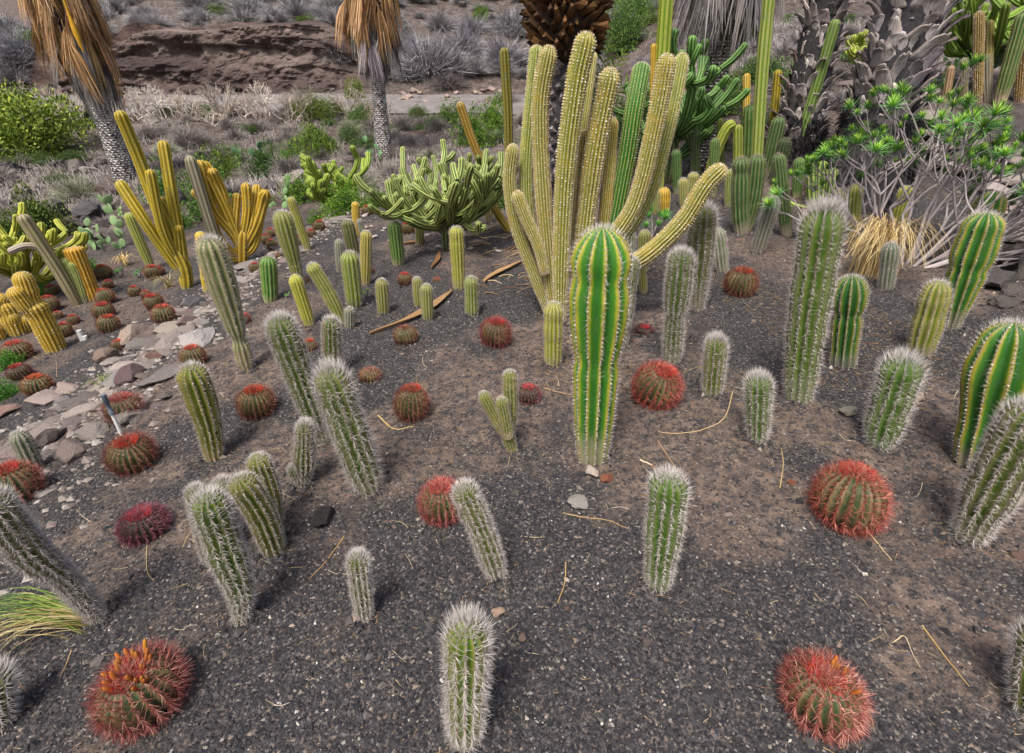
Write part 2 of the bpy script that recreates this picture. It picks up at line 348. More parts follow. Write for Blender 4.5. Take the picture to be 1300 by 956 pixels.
link('gravel', mb.mesh('gravel', M['gravel'], False), ground, kind='stuff')

# the track cut into the opposite slope
rx = np.arange(-46, 3.01, .5); ry = np.linspace(24.1, 28.5, 11); RX, RY = np.meshgrid(rx, ry); RZ = H(RX, RY) + .03
RZ = np.maximum(RZ, np.median(RZ) * 0 + RZ)
n2, m2 = len(rx), len(ry); i, j = np.meshgrid(np.arange(m2 - 1), np.arange(n2 - 1), indexing='ij')
RF = np.stack([i * n2 + j, i * n2 + j + 1, (i + 1) * n2 + j + 1, (i + 1) * n2 + j], -1).reshape(-1, 4)
g = NT('dusty_track'); c = g.ramp(g.noise(1.5, 8, .7), [(.3, (.12, .105, .10)), (.5, (.19, .172, .165)), (.7, (.26, .24, .23))])
mb = MB(); mb.add(np.stack([RX, RY, RZ], -1).reshape(-1, 3), RF)
link('road', mb.mesh('road', g.done(c, .95)), kind='structure')

# layered rock face behind the track
cxs = np.arange(-25, -5.9, .11); cts = np.linspace(0, 1, 62); CX, CT = np.meshgrid(cxs, cts)
top_z = 4.25 + .07 * (CX + 15) + .9 * fbm(CX * .22, CX * 0 + 3, 131, 3); top_z = .6 + (top_z - .6) * (.35 + .65 * smooth(-25, -19, CX) * smooth(-6.3, -10.5, CX)); bot = .55; CZ = bot + (top_z - bot) * CT
lay = vn(CZ * 2.1 + .10 * CX, CX * .10, 141); lay2 = vn(CZ * 5.2 + .16 * CX, CX * .35, 151)
CY = 29.0 + 1.3 * CT + .42 * (np.round(lay * 4) / 4 - .5) + .22 * (lay2 - .5) + 1.2 * fbm(CX * .6, CZ * 1.0, 161, 5) + .65 * fbm(CX * 2.4, CZ * 3.2, 171, 4) + 1.4 * smooth(.93, 1, CT) + .5 * smooth(.45, .62, CT) - .35 * smooth(.72, .80, CT)
CZ = CZ + .12 * fbm(CX * 1.5, CT * 9, 181, 3)
n3, m3 = len(cxs), len(cts); i, j = np.meshgrid(np.arange(m3 - 1), np.arange(n3 - 1), indexing='ij'); CF = np.stack([i * n3 + j, i * n3 + j + 1, (i + 1) * n3 + j + 1, (i + 1) * n3 + j], -1).reshape(-1, 4)
g = NT('layered_rock'); lr = g.attr()[0]; nz = g.noise(5, 10, .75); f = g.math('ADD', lr, g.math('MULTIPLY', g.math('SUBTRACT', nz, .5), 1.1))
c = g.ramp(f, [(.1, (.022, .017, .018)), (.4, (.052, .037, .036)), (.6, (.088, .063, .058)), (.8, (.15, .115, .10)), (1, (.23, .185, .16))])
mb = MB(); a_ = np.clip(.25 + .35 * lay + .35 * lay2 * (.4 + CT), 0, 1).reshape(-1); mb.add(np.stack([CX, CY, CZ], -1).reshape(-1, 3), CF, np.stack([a_] * 3, -1))
link('cliff', mb.mesh('cliff', g.done(c, .95, g.bump(nz, .9, .10)), False), kind='structure')

# ------------------------------------------------------------------ stones
def rock_mesh(name, seed, flat, mat, sub=2, rough=.28, cuts=7):
    r = np.random.default_rng(seed); v, f = ICO2 if sub == 2 else ICO1; v = v.copy()
    for _ in range(cuts):                                   # broken faces
        n = nrm(r.normal(size=3)); h = r.uniform(.45, .85); dd = v @ n; v = v - np.maximum(dd - h, 0)[:, None] * n
    s = seed * 1.7
    v = v * (1 + rough * (vn(v[:, 0] * 2 + s, v[:, 1] * 2 + v[:, 2] * 1.7, seed) - .5)[:, None] + rough * .6 * (vn(v[:, 0] * 5 + s, v[:, 1] * 5 - v[:, 2] * 4, seed + 3) - .5)[:, None])
    v = v * np.array([1, r.uniform(.65, .95), flat])
    mb = MB(); a = r.uniform(.2, .8); mb.add(v, f, (a, a, a)); return mb.mesh(name, mat, False)
SLABS = [rock_mesh('slab_%d' % q, 100 + q, .34, M['stone']) for q in range(7)]
ROCKS = [rock_mesh('rock_%d' % q, 200 + q, .72, M['stone']) for q in range(6)]
LAVAS = [rock_mesh('lava_%d' % q, 300 + q, .75, M['lava'], 2, .5) for q in range(6)]
def stone_tint(r):
    k = r.uniform(.5, 1.05); w = r.choice([(.95, .95, .97), (.95, .92, .9), (.9, .92, .97), (.92, .84, .83), (1.02, .98, .9), (.8, .8, .82)]); return tuple(k * x for x in w)
er = random.Random(5)
edging = thing('stone_edging', 'band of flat grey and buff stones edging the gravel bed', 'stone edging', (-3.4, 2, Hs(-3.4, 2)))
base = np.array(edging.location)
placed = []
tries = 0
while len(placed) < 295 and tries < 14000:
    tries += 1
    y = 1.0 + 9.5 * er.random() ** 1.15; x = -3.42 + er.gauss(0, .25) + .25 * math.sin(y * .8); s = er.choice([.05, .07, .09, .12, .16, .2]) * er.uniform(.8, 1.2)
    if any((x - a) ** 2 + (y - b) ** 2 < (.72 * (s + c)) ** 2 for a, b, c in placed): continue
    placed.append((x, y, s)); z = Hs(x, y)
    link('stone', er.choice(SLABS), edging, (x - base[0], y - base[1], z - base[2] + .12 * s), (er.uniform(-.2, .2), er.uniform(-.15, .35), er.uniform(0, 6.28)), (s * 1.1, s, s * er.uniform(.7, 1.1)), stone_tint(er))
n = 5200; Y = 1 + 9.8 * rng.uniform(0, 1, n); X = -3.42 + rng.normal(0, .42, n) + .25 * np.sin(Y * .8); S = np.exp(rng.normal(math.log(.017), .45, n)); S = np.minimum(S, .036); cc = rng.beta(2, 1.6, n)
mb = MB(); octs(mb, np.stack([X, Y, H(X, Y) + S * .2], -1), np.stack([S * 1.2, S, S * .6], -1), np.stack([cc] * 3, -1), .4); link('rubble', mb.mesh('rubble', M['stone'], False), edging, tuple(-base), kind='stuff', color=(.8, .79, .79))
def stone_at(u, v, w, label, meshes, group=None, tint=None, flat=1.0, name='stone', rz=None, seed=0, sink=.25):
    r = random.Random(int(u * 7 + v * 13 + seed)); P = px(u, v + w * .12); s = w / 2 * depth(P) / FPX
    o = link(name, r.choice(meshes), None, (P[0], P[1], P[2] + s * flat * (.55 - sink)), (r.uniform(-.15, .15), r.uniform(-.15, .15), r.uniform(0, 6.28) if rz is None else rz), (s, s, s * flat), tint or stone_tint(r))
    return tag(o, label, 'boulder' if name == 'boulder' else 'stone', group)
stone_at(178, 425, 52, 'largest pale rounded boulder in the stone edging band', ROCKS, name='boulder', tint=(1.05, .95, .88))
stone_at(136, 455, 34, 'buff boulder in the edging below the largest pale boulder', ROCKS, name='boulder', tint=(1.2, 1.08, .9))
stone_at(168, 476, 40, 'purplish brown boulder in the stone edging band', ROCKS, name='boulder', tint=(.72, .58, .62))
stone_at(200, 452, 26, 'reddish brown boulder beside the purplish one in the edging', ROCKS, name='boulder', tint=(.72, .54, .48))
stone_at(250, 386, 26, 'dark grey boulder at the upper side of the edging band', LAVAS, name='boulder', tint=(1.8, 1.8, 1.9))
stone_at(240, 408, 28, 'dull purple boulder among white stones in the edging', ROCKS, name='boulder', tint=(.8, .68, .7))
stone_at(55, 503, 60, 'broad flat mauve slab lying in the edging band', SLABS, name='boulder', tint=(.75, .66, .66), flat=.7)
stone_at(62, 555, 44, 'dark grey rounded boulder at the foot of the edging', ROCKS, name='boulder', tint=(.62, .6, .58))
stone_at(20, 575, 62, 'long mauve slab beside the small leaning grey cactus', SLABS, name='boulder', tint=(.78, .68, .72), flat=.7)
stone_at(5, 522, 40, 'red brown slab by the green groundcover tuft', SLABS, name='boulder', tint=(.8, .6, .56), flat=.9)
stone_at(412, 657, 34, 'black rounded lava stone lying on bare gravel', LAVAS, name='stone', flat=1.0, tint=(.8, .8, .8))
stone_at(736, 635, 32, 'pale grey flat stone with a straight edge below the tall striped cactus', SLABS, flat=.9, tint=(1.0, 1.02, 1.05), rz=.3)
stone_at(771, 606, 20, 'rust red stone beside the foot of the tall striped cactus', ROCKS, tint=(1.1, .48, .32))
stone_at(750, 599, 24, 'whitish stone under the root of the tall striped cactus', SLABS, flat=1.3, tint=(1.7, 1.65, 1.6))
stone_at(1076, 521, 30, 'grey domed stone beside a leaning spiny cactus', ROCKS, tint=(.75, .78, .68), flat=.8)
stone_at(1165, 503, 24, 'pale brown stone behind the leaning spiny cactus', ROCKS, tint=(1.3, 1.1, .95))
stone_at(1005, 612, 12, 'small rust red stone in front of a dry white twig', ROCKS, tint=(1.2, .5, .32))
stone_at(822, 628, 11, 'small orange stone touching a spiny cylindrical cactus', ROCKS, tint=(1.6, .75, .5))
stone_at(632, 777, 20, 'pale tan stone behind a white tufted cactus head', SLABS, tint=(1.5, 1.2, 1.0), flat=1.2)
stone_at(124, 839, 16, 'small grey oval stone near the barrel cactus with orange buds', ROCKS, tint=(1.0, 1.0, 1.05), flat=.7)
stone_at(664, 810, 13, 'small pinkish buff stone on open gravel', ROCKS, tint=(1.6, 1.3, 1.15))
stone_at(821, 815, 14, 'small grey brown stone on open gravel', ROCKS, tint=(1.0, .9, .85))
stone_at(1294, 705, 20, 'brown stone below the big grey leaning cactus', ROCKS, tint=(.8, .62, .55))
for u, v, w, fl in [(1285, 330, 60, 1.0), (1262, 358, 50, .9), (1294, 372, 52, 1.0), (1248, 330, 34, .8), (1272, 385, 30, .8), (1310, 345, 60, 1.1)]:
    stone_at(u, v, w, 'dark craggy lava boulder piled beside the tall striped leaning cactus', LAVAS, 'lava boulders behind the striped cactus', (1.5, 1.45, 1.4), fl, 'boulder')
for u, v, w in [(1170, 150, 60), (1190, 170, 64), (1178, 190, 60), (1198, 205, 58), (1215, 185, 56), (1240, 215, 60), (1262, 240, 60), (1284, 228, 64), (1280, 262, 56), (1255, 270, 50), (1296, 285, 60), (1282, 300, 52), (1222, 160, 56), (1260, 190, 60), (1292, 200, 60)]:
    stone_at(u, v, w, 'weathered pale layered slab on the bank behind the rosette shrub', SLABS, 'pale slabs behind the rosette shrub', (.85, .80, .82), .8, 'boulder')
# rocks strewn over the lower slope and the far bank
rr = random.Random(11)
for k in range(70):
    u = rr.uniform(0, 250); v = rr.uniform(185, 300); w = rr.choice([8, 10, 12, 16, 22, 30]) * (1.3 if rr.random() < .2 else 1)
    dk = rr.random() < .6
    stone_at(u, v, w, 'rock strewn over the bare slope under the bright green bush', LAVAS if dk else ROCKS, 'rocks on the bare slope', None if not dk else (1.3,) * 3, rr.uniform(.7, 1.0), 'boulder', seed=k)
for k in range(150):
    y = 13 + 42 * rr.random() ** 1.4; x = rr.uniform(-1.0, .7) * y
    if abs(y - 26.3) < 2.4: continue
    s = rr.choice([.1, .14, .2, .3, .42]); dk = rr.random() < .5
    tag(link('boulder', rr.choice(LAVAS if dk else ROCKS), None, (x, y, Hs(x, y) + .1 * s), (rr.uniform(-.3, .3), rr.uniform(-.3, .3), rr.uniform(0, 6)), (s, s, s * rr.uniform(.6, 1)), (1.4,) * 3 if dk else stone_tint(rr)), 'dark rock lying among the scrub across the ravine' if dk else 'pale rock lying among the scrub across the ravine', 'rock', 'dark rocks across the ravine' if dk else 'pale rocks across the ravine')
for k in range(26):
    stone_at(rr.uniform(510, 640), rr.uniform(112, 132), rr.choice([6, 8, 10, 13]), 'pale stone lying along the foot of the far shrubby bank', ROCKS, 'pale stones at the foot of the far bank', (1.3, 1.15, 1.1), .8, 'stone', seed=k)
for k in range(44):
    u = rr.uniform(440, 640); v = rr.uniform(268, 320)
    stone_at(u, v, rr.choice([5, 6, 8, 10, 14]), 'pale flat stone scattered round the foot of the candelabra cactus', SLABS, 'pale stones round the candelabra cactus', (1.5, 1.45, 1.45), 1.0, 'stone', seed=k)
for k in range(46):
    u = rr.uniform(60, 1290); v = rr.uniform(470, 930)
    stone_at(u, v, rr.choice([5, 6, 7, 8, 10]), 'pebble lying loose on the black gravel bed', ROCKS, 'pebbles on the gravel', (rr.choice([(1.5, 1.4, 1.3), (.6, .55, .55), (1.2, .85, .65), (1, 1, 1)])), .8, 'pebble', seed=k)

# ------------------------------------------------------------------ cacti
STY = dict(  # ribs, rib depth, skin, spine material, spacing/R, spines per areole, length/R, felt
    hairy=(13, .28, 'hairy', 'sp_white', .24, 10, .44, 0), striped=(12, .30, 'striped', 'sp_white', .15, 6, .17, .026),
    clump=(16, .21, 'clump', 'sp_gold', .22, 5, .16, .078), golden=(16, .10, 'golden', 'sp_gold', .24, 4, .13, .05),
    olive=(12, .20, 'olive', 'sp_white', .24, 8, .26, 0), grey=(11, .18, 'grey', 'sp_white', .26, 9, .32, 0),
    dark=(12, .2, 'dark', 'sp_dark', .28, 7, .28, 0), thin=(7, .26, 'golden', 'sp_gold', .5, 3, .12, .06),
    thingreen=(7, .26, 'olive', 'sp_dark', .5, 3, .14, 0), candel=(6, .36, 'candel', 'sp_dark', .7, 3, .14, 0),
    lime=(6, .34, 'lime', 'sp_gold', .7, 2, .14, 0), woody=(7, .2, 'woody', 'sp_dark', .8, 2, .1, 0), greencol=(16, .14, 'striped', 'sp_white', .22, 5, .15, .055))
PROF = [(0, .70), (.06, .80), (.2, .93), (.5, 1.0), (1, 1.0)]
def ribbed(mb, P, R, ribs, dep, k, tvals):
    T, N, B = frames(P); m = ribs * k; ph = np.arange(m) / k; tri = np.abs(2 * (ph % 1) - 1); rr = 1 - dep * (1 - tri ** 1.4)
    th = ph / ribs * 2 * np.pi
    V = P[:, None] + (R[:, None] * rr[None])[..., None] * (np.cos(th)[None, :, None] * N[:, None] + np.sin(th)[None, :, None] * B[:, None])
    n = len(P); i, j = np.meshgrid(np.arange(n - 1), np.arange(m), indexing='ij'); j2 = (j + 1) % m
    F = np.stack([i * m + j, i * m + j2, (i + 1) * m + j2, (i + 1) * m + j], -1).reshape(-1, 4)
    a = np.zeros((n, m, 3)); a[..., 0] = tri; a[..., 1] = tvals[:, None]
    mb.add(V.reshape(-1, 3), F, a.reshape(-1, 3)); return T, N, B
def stem(root, pts, r, style, r_=None, prof=None, tint=(1, 1, 1), tuft=1.0, spines=1.0, dome=None, name='stem', base_t=0.0, wob=.045, lod=1.0, long=1.0, seed=None):
    """one ribbed stem with its thorns: child `name` of root, thorns below it. pts are world points"""
    ribs, dep, skin, spm, spc, cnt, ln, felt = STY[style]; r = r * {'hairy': .76, 'olive': .9, 'grey': .9, 'clump': .88}.get(style, 1.0); g = np.random.default_rng(seed if seed is not None else int(abs(pts[0][0] * 1e4 + pts[0][1] * 1e3 + pts[-1][2] * 977)) % 99991)
    org = np.array(root.matrix_world.translation if False else root.location)
    C = catmull(np.asarray(pts, float), 40); L = np.r_[0, np.cumsum(np.linalg.norm(np.diff(C, axis=0), axis=1))]; tot = L[-1]
    dome = dome or g.uniform(.8, 1.2); hd = min(r * dome, tot * .4); nb = int(np.clip(tot / (r * .3), 10, 40))
    s = np.r_[np.linspace(0, tot - hd, nb), tot - hd + hd * np.sin(np.linspace(0, np.pi / 2, 8)[1:])]
    P = np.stack([np.interp(s, L, C[:, q]) for q in range(3)], -1)
    pf = prof or PROF; rad = r * np.interp(s / tot, [q[0] for q in pf], [q[1] for q in pf])
    rad = rad * (1 + wob * (np.interp(s / tot, np.linspace(0, 1, 9), g.uniform(-1, 1, 9))))
    for _ in range(int(g.integers(1, 4)) if lod > .6 and name != 'arm' else 0):      # growth rings
        rad = rad * (1 - g.uniform(.03, .085) * np.exp(-((s - g.uniform(.15, .9) * tot) / (r * g.uniform(.18, .4))) ** 2))
    dm = np.sqrt(np.maximum(1 - (np.maximum(s - (tot - hd), 0) / hd) ** 2, .0006)); rad = rad * dm
    k = 6 if lod > .8 else 4
    mb = MB(); tv = base_t + s / tot * (1 - base_t)
    T, N, B = ribbed(mb, P - org, rad, ribs, dep, k, tv)
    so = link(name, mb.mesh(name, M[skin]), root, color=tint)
    if spines <= 0: return so
    # areoles on the crests
    step = r * spc / max(lod, .55) ** .5; a = np.arange(step, tot + hd * .35, step)
    prm = np.r_[0, np.cumsum(np.hypot(np.linalg.norm(np.diff(P, axis=0), axis=1), np.diff(rad)))]
    a = np.arange(step, prm[-1] - r * .12, step)
    def ip(Q): return np.stack([np.interp(a, prm, Q[:, q]) for q in range(3)], -1)
    pa, ta, na, ba = ip(P), nrm(ip(T)), nrm(ip(N)), nrm(ip(B)); ra = np.interp(a, prm, rad)
    sl = np.gradient(rad) / np.maximum(np.gradient(s), 1e-5); sa = np.clip(np.interp(a, prm, sl), -4, .6)
    th = np.arange(ribs) / ribs * 2 * np.pi; m = len(a)
    D = np.cos(th)[None, :, None] * na[:, None] + np.sin(th)[None, :, None] * ba[:, None]
    Q = pa[:, None] + ra[:, None, None] * D; Nn = nrm(D - sa[:, None, None] * ta[:, None]); Tn = np.broadcast_to(ta[:, None], D.shape)
    Q = Q.reshape(-1, 3) - org; Nn = Nn.reshape(-1, 3); Tn = Tn.reshape(-1, 3); topness = np.repeat(smooth(tot - 2.2 * r, tot, np.interp(a, prm, s)), ribs)
    c = max(2, int(round(cnt * spines * (lod ** .5)))); n = len(Q) * c
    q = np.repeat(Q, c, 0); nn = np.repeat(Nn, c, 0); tn = np.repeat(Tn, c, 0); bn = np.cross(nn, tn); tp = np.repeat(topness, c)
    fi = g.uniform(.25, 1.35, n); ps = g.uniform(0, 2 * np.pi, n)
    d = nn * np.cos(fi)[:, None] + (tn * np.cos(ps)[:, None] + bn * np.sin(ps)[:, None]) * np.sin(fi)[:, None] + tn * (.15 + .7 * tuft * tp)[:, None]
    ll = r * ln * long * g.uniform(.35, 1.25, n) * (1 + .4 * tuft * tp)
    w = np.clip(.0006 + .008 * r * ln, .0007, .0016) / max(lod, .4) ** .6
    mb = MB(); col = np.clip(g.normal(.55, .22, n) + .22 * tp, 0, 1); spikes(mb, q - nn * .002, d, ll, w, np.stack([col] * 3, -1))
    if tuft > 0:                                            # woolly growing point
        nt = int(150 * tuft * max(lod, .4)); az = g.uniform(0, 6.28, nt); rd = np.sqrt(g.uniform(0, 1, nt)); t_, n_, b_ = T[-1], N[-1], B[-1]
        ctr = P[-1] - org - t_ * hd * (1 - np.sqrt(np.maximum(1 - .36 * rd ** 2, 0)))[:, None] + (.6 * r * rd)[:, None] * (np.cos(az)[:, None] * n_ + np.sin(az)[:, None] * b_)
        dd = t_ * 1.0 + (rd * 1.1)[:, None] * (np.cos(az)[:, None] * n_ + np.sin(az)[:, None] * b_) + g.normal(0, .25, (nt, 3))
        cc = np.clip(g.normal(.66, .22, nt), 0, 1); spikes(mb, ctr, dd, r * max(ln, .22) * g.uniform(.4, 1.3, nt) * (.55 + .4 * tuft), w * 1.1, np.stack([cc] * 3, -1))
    link('spines', mb.mesh('spines', M[spm], False), so, kind='stuff')
    if felt:
        mb = MB(); cc = g.uniform(0, 1, len(Q)); octs(mb, Q, r * felt * g.uniform(.6, 1.35, len(Q)), np.stack([cc] * 3, -1), .3, g)
        link('areoles', mb.mesh('areoles', M['felt'], False), so, kind='stuff')
    return so
BASES = []
def seat(P, sink=.03): return np.array([P[0], P[1], P[2] - sink])
def cactus(u0, v0, u1, v1, w, style, label, mids=(), group=None, off=0.0, base=None, name='columnar_cactus', cat='cactus', **kw):
    B = px(u0, v0); root = thing(name, label, cat, B, group); r = w / 2 * depth(B) / FPX
    BASES.append((B[0], B[1], r * .62)); pts = [seat(B)] + [at_plane(*m, B) for m in mids] + [at_plane(u1, v1, B, off)]
    kw.setdefault('lod', 1.0 if w >= 30 else .7 if w >= 20 else .5)
    stem(root, pts, r, style, **kw); return root
def clumpcactus(B, label, stems, style, name='columnar_cactus', cat='cactus', group=None, part='stem', tints=None):
    """stems: (list of (u,v[,off]) pixels from the bottom up, width px, kwargs)"""
    root = thing(name, label, cat, B, group)
    for P, w, kw in stems:
        kw = dict(kw)
        if tints: kw.setdefault('tint', tints)
        off0 = kw.pop('off0', 0.0); st = kw.pop('style', style); r = w / 2 * (depth(B) + off0) / FPX
        pts = [at_plane(p[0], p[1], B, off0 + (p[2] if len(p) > 2 else 0)) for p in P]
        gr_ = kw.pop('ground', False)
        if gr_: BASES.append((pts[0][0], pts[0][1], r * .7)); pts[0][2] = min(pts[0][2], Hs(pts[0][0], pts[0][1]) - .03)
        kw.setdefault('lod', 1.0 if w >= 30 else .7 if w >= 17 else .5)
        stem(root, pts, r, st, name=part, **kw)
    return root
def lin(*c): return c
# --- front of the bed
cactus(590, 935, 593, 792, 62, 'hairy', 'stout green cactus with long bristling spines and a white tufted crown, cut low', tuft=1.5, long=1.15, tint=(1.1, 1.3, .7))
cactus(463, 783, 453, 704, 34, 'hairy', 'small egg shaped cactus with a white tuft standing alone on bare gravel', tuft=1.2, prof=[(0, .55), (.2, .8), (.55, 1), (1, 1)])
cactus(835, 741, 850, 604, 56, 'hairy', 'cylindrical green cactus with clear white spine rows on open gravel', tuft=1.3, long=.8, tint=(.75, 1.05, .8), prof=[(0, .62), (.15, .82), (.5, 1), (1, 1)])
cactus(633, 729, 587, 617, 40, 'hairy', 'hairy grey cactus leaning across a red barrel cactus', tuft=.9, mids=[(614, 680)])
cactus(302, 790, 262, 628, 50, 'hairy', 'bent cactus narrowing to a whitish root at its foot', tuft=.8, mids=[(306, 755), (285, 695)], prof=[(0, .28), (.08, .45), (.25, .75), (.5, 1), (1, .95)], tint=(.9, 1.1, .7))
B = px(350, 697)
clumpcactus(B, 'cluster of four yellow green cactus heads with grey woolly tops', [
    ([(350, 700), (330, 650), (302, 606)], 44, dict(ground=True, tuft=.6, long=.6, tint=(1.2, 1.15, .8))),
    ([(352, 690, .05), (342, 630, .08), (325, 578, .1)], 38, dict(ground=True, off0=.08, tuft=.6, long=.6, tint=(1.2, 1.15, .8))),
    ([(262, 700, .0), (256, 660), (246, 618)], 28, dict(ground=True, off0=.12, tuft=1, tint=(1, 1, 1))),
    ([(296, 690), (286, 640), (281, 608)], 28, dict(ground=True, off0=.16, tuft=1))], 'hairy')
cactus(470, 618, 415, 468, 52, 'hairy', 'thick hairy cactus leaning left with a fringe of long white spines', tuft=1.1, long=1.2, mids=[(445, 550)], tint=(.9, 1.05, .75))
cactus(412, 560, 352, 402, 42, 'hairy', 'long hairy cactus leaning behind the thick fringed one', tuft=.9, mids=[(385, 490)], tint=(.85, 1, .8), prof=[(0, .6), (.14, .7), (.18, .62), (.26, .9), (.6, 1), (1, 1)])
cactus(421, 478, 420, 404, 29, 'hairy', 'short upright hairy cactus between two leaning ones', tuft=1)
B = px(386, 614)
clumpcactus(B, 'pinched hairy cactus with a white bud at its side', [([(384, 617), (386, 590), (387, 536)], 34, dict(ground=True, tuft=1.2, prof=[(0, .55), (.25, .75), (.45, 1), (.66, .9), (.72, .74), (.82, .85), (1, .8)])),
    ([(378, 610), (370, 592)], 18, dict(tuft=1.6))], 'hairy')
cactus(272, 580, 240, 464, 44, 'hairy', 'yellow green cactus with wide spine rows leaning alone on gravel', tuft=.8, long=.55, mids=[(262, 530)], tint=(1.35, 1.3, .7), prof=[(0, .62), (.3, .8), (.65, 1), (1, 1)])
cactus(314, 468, 263, 302, 36, 'grey', 'tall grey green cactus with a narrow younger joint at its foot', mids=[(302, 425), (285, 370)], prof=[(0, .4), (.1, .6), (.22, .66), (.27, .42), (.36, .72), (.7, 1), (1, .95)], tint=(1.15, 1.1, .75))
B = px(650, 570)
clumpcactus(B, 'small yellow green cactus forked into three stubby heads', [([(652, 573), (643, 548), (640, 530)], 22, dict(ground=True, tuft=0, spines=.5, tint=(1.35, 1.3, .6))),
    ([(646, 550), (648, 515), (647, 471)], 25, dict(tuft=.7, long=.6, tint=(1.35, 1.3, .7), off0=.03)), ([(642, 552), (628, 528), (612, 498)], 21, dict(tuft=.7, long=.5, tint=(1.35, 1.3, .7))),
    ([(646, 556), (641, 530), (636, 505)], 21, dict(tuft=.7, long=.5, tint=(1.35, 1.3, .7), off0=-.03))], 'hairy')
cactus(752, 582, 765, 289, 68, 'striped', 'tall bright green cactus with yellow ribs and a swollen upper joint', tuft=.55, dome=1.25, wob=.01, prof=[(0, .5), (.03, .58), (.25, .72), (.46, .80), (.505, .70), (.54, .80), (.68, .96), (.8, 1), (1, .95)], tint=(1.05, 1.12, .95), spines=1.3)
cactus(788, 438, 803, 328, 25, 'hairy', 'slim hairy grey cactus half hidden behind the tall striped cactus', tuft=1, long=.7, tint=(.8, .9, .8))
cactus(702, 462, 703, 384, 27, 'olive', 'short ribbed cactus at the foot of the big yellow clump', tuft=.6, tint=(1.1, 1.1, .9))
cactus(853, 457, 866, 318, 40, 'hairy', 'jointed cactus with a bristly upper half over a smooth dark lower half', mids=[(857, 400)], tuft=1, prof=[(0, .66), (.1, .76), (.4, .76), (.46, .66), (.52, .9), (.7, 1), (1, .95)], tint=(.62, .75, .62), long=.85, spines=1.5)
cactus(884, 392, 893, 262, 42, 'hairy', 'densely bristled grey cactus behind the jointed one', tuft=1, prof=[(0, .5), (.3, .75), (.6, .95), (1, 1)], tint=(.8, .85, .7), spines=1.6)
cactus(918, 346, 910, 290, 21, 'grey', 'small plain grey green cactus behind the densely bristled one', tuft=.4)
cactus(904, 499, 910, 428, 34, 'hairy', 'short cactus with a bushy white head beside a dry grass stalk', tuft=1.7, tint=(.9, 1, .7))
cactus(963, 559, 963, 477, 40, 'hairy', 'short white bristled cactus standing in front of a bushier headed one', tuft=1.6, tint=(.7, .95, .75), prof=[(0, .6), (.3, .85), (.7, 1), (1, 1)])
cactus(1014, 505, 1048, 262, 56, 'hairy', 'tallest green cactus crowned with a shaggy white spine wig', mids=[(1026, 400)], tuft=2.6, tint=(.75, 1.0, .7), long=.8, prof=[(0, .7), (.2, .86), (.5, 1), (.9, 1.05), (1, 1)])
cactus(1070, 463, 1082, 350, 40, 'striped', 'two jointed dark green cactus with a grey ring at the waist', tuft=.6, prof=[(0, .66), (.1, .76), (.55, .86), (.60, .78), (.66, .95), (.85, 1), (1, 1)], tint=(.55, .6, .7))
cactus(1168, 448, 1193, 357, 37, 'olive', 'olive ribbed cactus leaning in front of the larger striped one', tuft=1.1, tint=(.8, .8, .75))
cactus(1207, 415, 1254, 270, 44, 'striped', 'large leaning cactus with orange edged ribs and a bristled crown', mids=[(1228, 345)], tuft=1.2, prof=[(0, .4), (.12, .5), (.35, .8), (.65, 1), (1, .98)], tint=(.85, .88, .95))
cactus(1115, 563, 1150, 454, 58, 'hairy', 'short fat spiny cactus leaning right beside a domed grey stone', tuft=1.4, tint=(.7, 1.05, .75), prof=[(0, .66), (.3, .9), (.6, 1), (1, .95)])
cactus(1240, 590, 1288, 410, 70, 'striped', 'thick green and yellow ribbed cactus with a grey woolly top', tuft=1.2, tint=(.9, .9, .9), prof=[(0, .66), (.3, .82), (.7, 1), (1, .95)])
cactus(1228, 680, 1318, 515, 70, 'hairy', 'thick silvery leaning cactus resting on a pink grey root', tuft=1, mids=[(1270, 600)], tint=(.8, .85, .8), long=.75, spines=1.8, prof=[(0, .55), (.1, .7), (.4, .95), (1, 1)])
cactus(1312, 905, 1325, 800, 62, 'hairy', 'pale bristly cactus below the silvery leaning one', tuft=1.2, tint=(.8, .9, .8))
cactus(126, 784, -22, 628, 46, 'hairy', 'toppling grey cactus with a dry brown lower joint and pale cut foot', mids=[(85, 738), (42, 706), (20, 680)], tuft=.9, tint=(.95, .92, .85), spines=1.7, prof=[(0, .5), (.1, .55), (.32, .72), (.4, .62), (.5, .9), (1, 1)])
cactus(-8, 925, -12, 852, 50, 'hairy', 'spiny cactus head beside the green grass tuft', tuft=1.4, long=1.3)
cactus(44, 596, 22, 548, 24, 'grey', 'small leaning grey cactus in front of a mauve slab', tuft=.5)
# --- middle of the bed
G1 = 'small cacti scattered behind the leaning pair'
cactus(343, 382, 340, 326, 20, 'dark', 'short dark green cactus beside a leaf sprout', tuft=.4, tint=(1.5, 1.8, 1.2))
cactus(381, 362, 356, 268, 27, 'olive', 'tall plump olive cactus above two short leaning ones', mids=[(370, 320)], tint=(.8, .85, .8), prof=[(0, .45), (.4, .72), (.8, 1), (1, 1)])
cactus(394, 412, 373, 349, 18, 'olive', 'narrow yellow green cactus leaning left under the tall plump olive one', tint=(1.5, 1.5, .7), tuft=.3)
cactus(436, 410, 394, 335, 20, 'olive', 'long thin cactus leaning steeply left', tint=(1, 1.05, .9), mids=[(417, 372)])
cactus(451, 390, 443, 320, 25, 'olive', 'upright olive cactus beside the steeply leaning thin one', tint=(.8, .95, .8))
cactus(463, 362, 465, 293, 16, 'olive', 'slender yellowish cactus behind the upright olive one', tint=(1.2, 1.05, .8))
cactus(452, 335, 440, 279, 22, 'hairy', 'woolly grey cactus next to the slender yellowish one', tuft=.5, long=.5, tint=(.9, .9, .8))
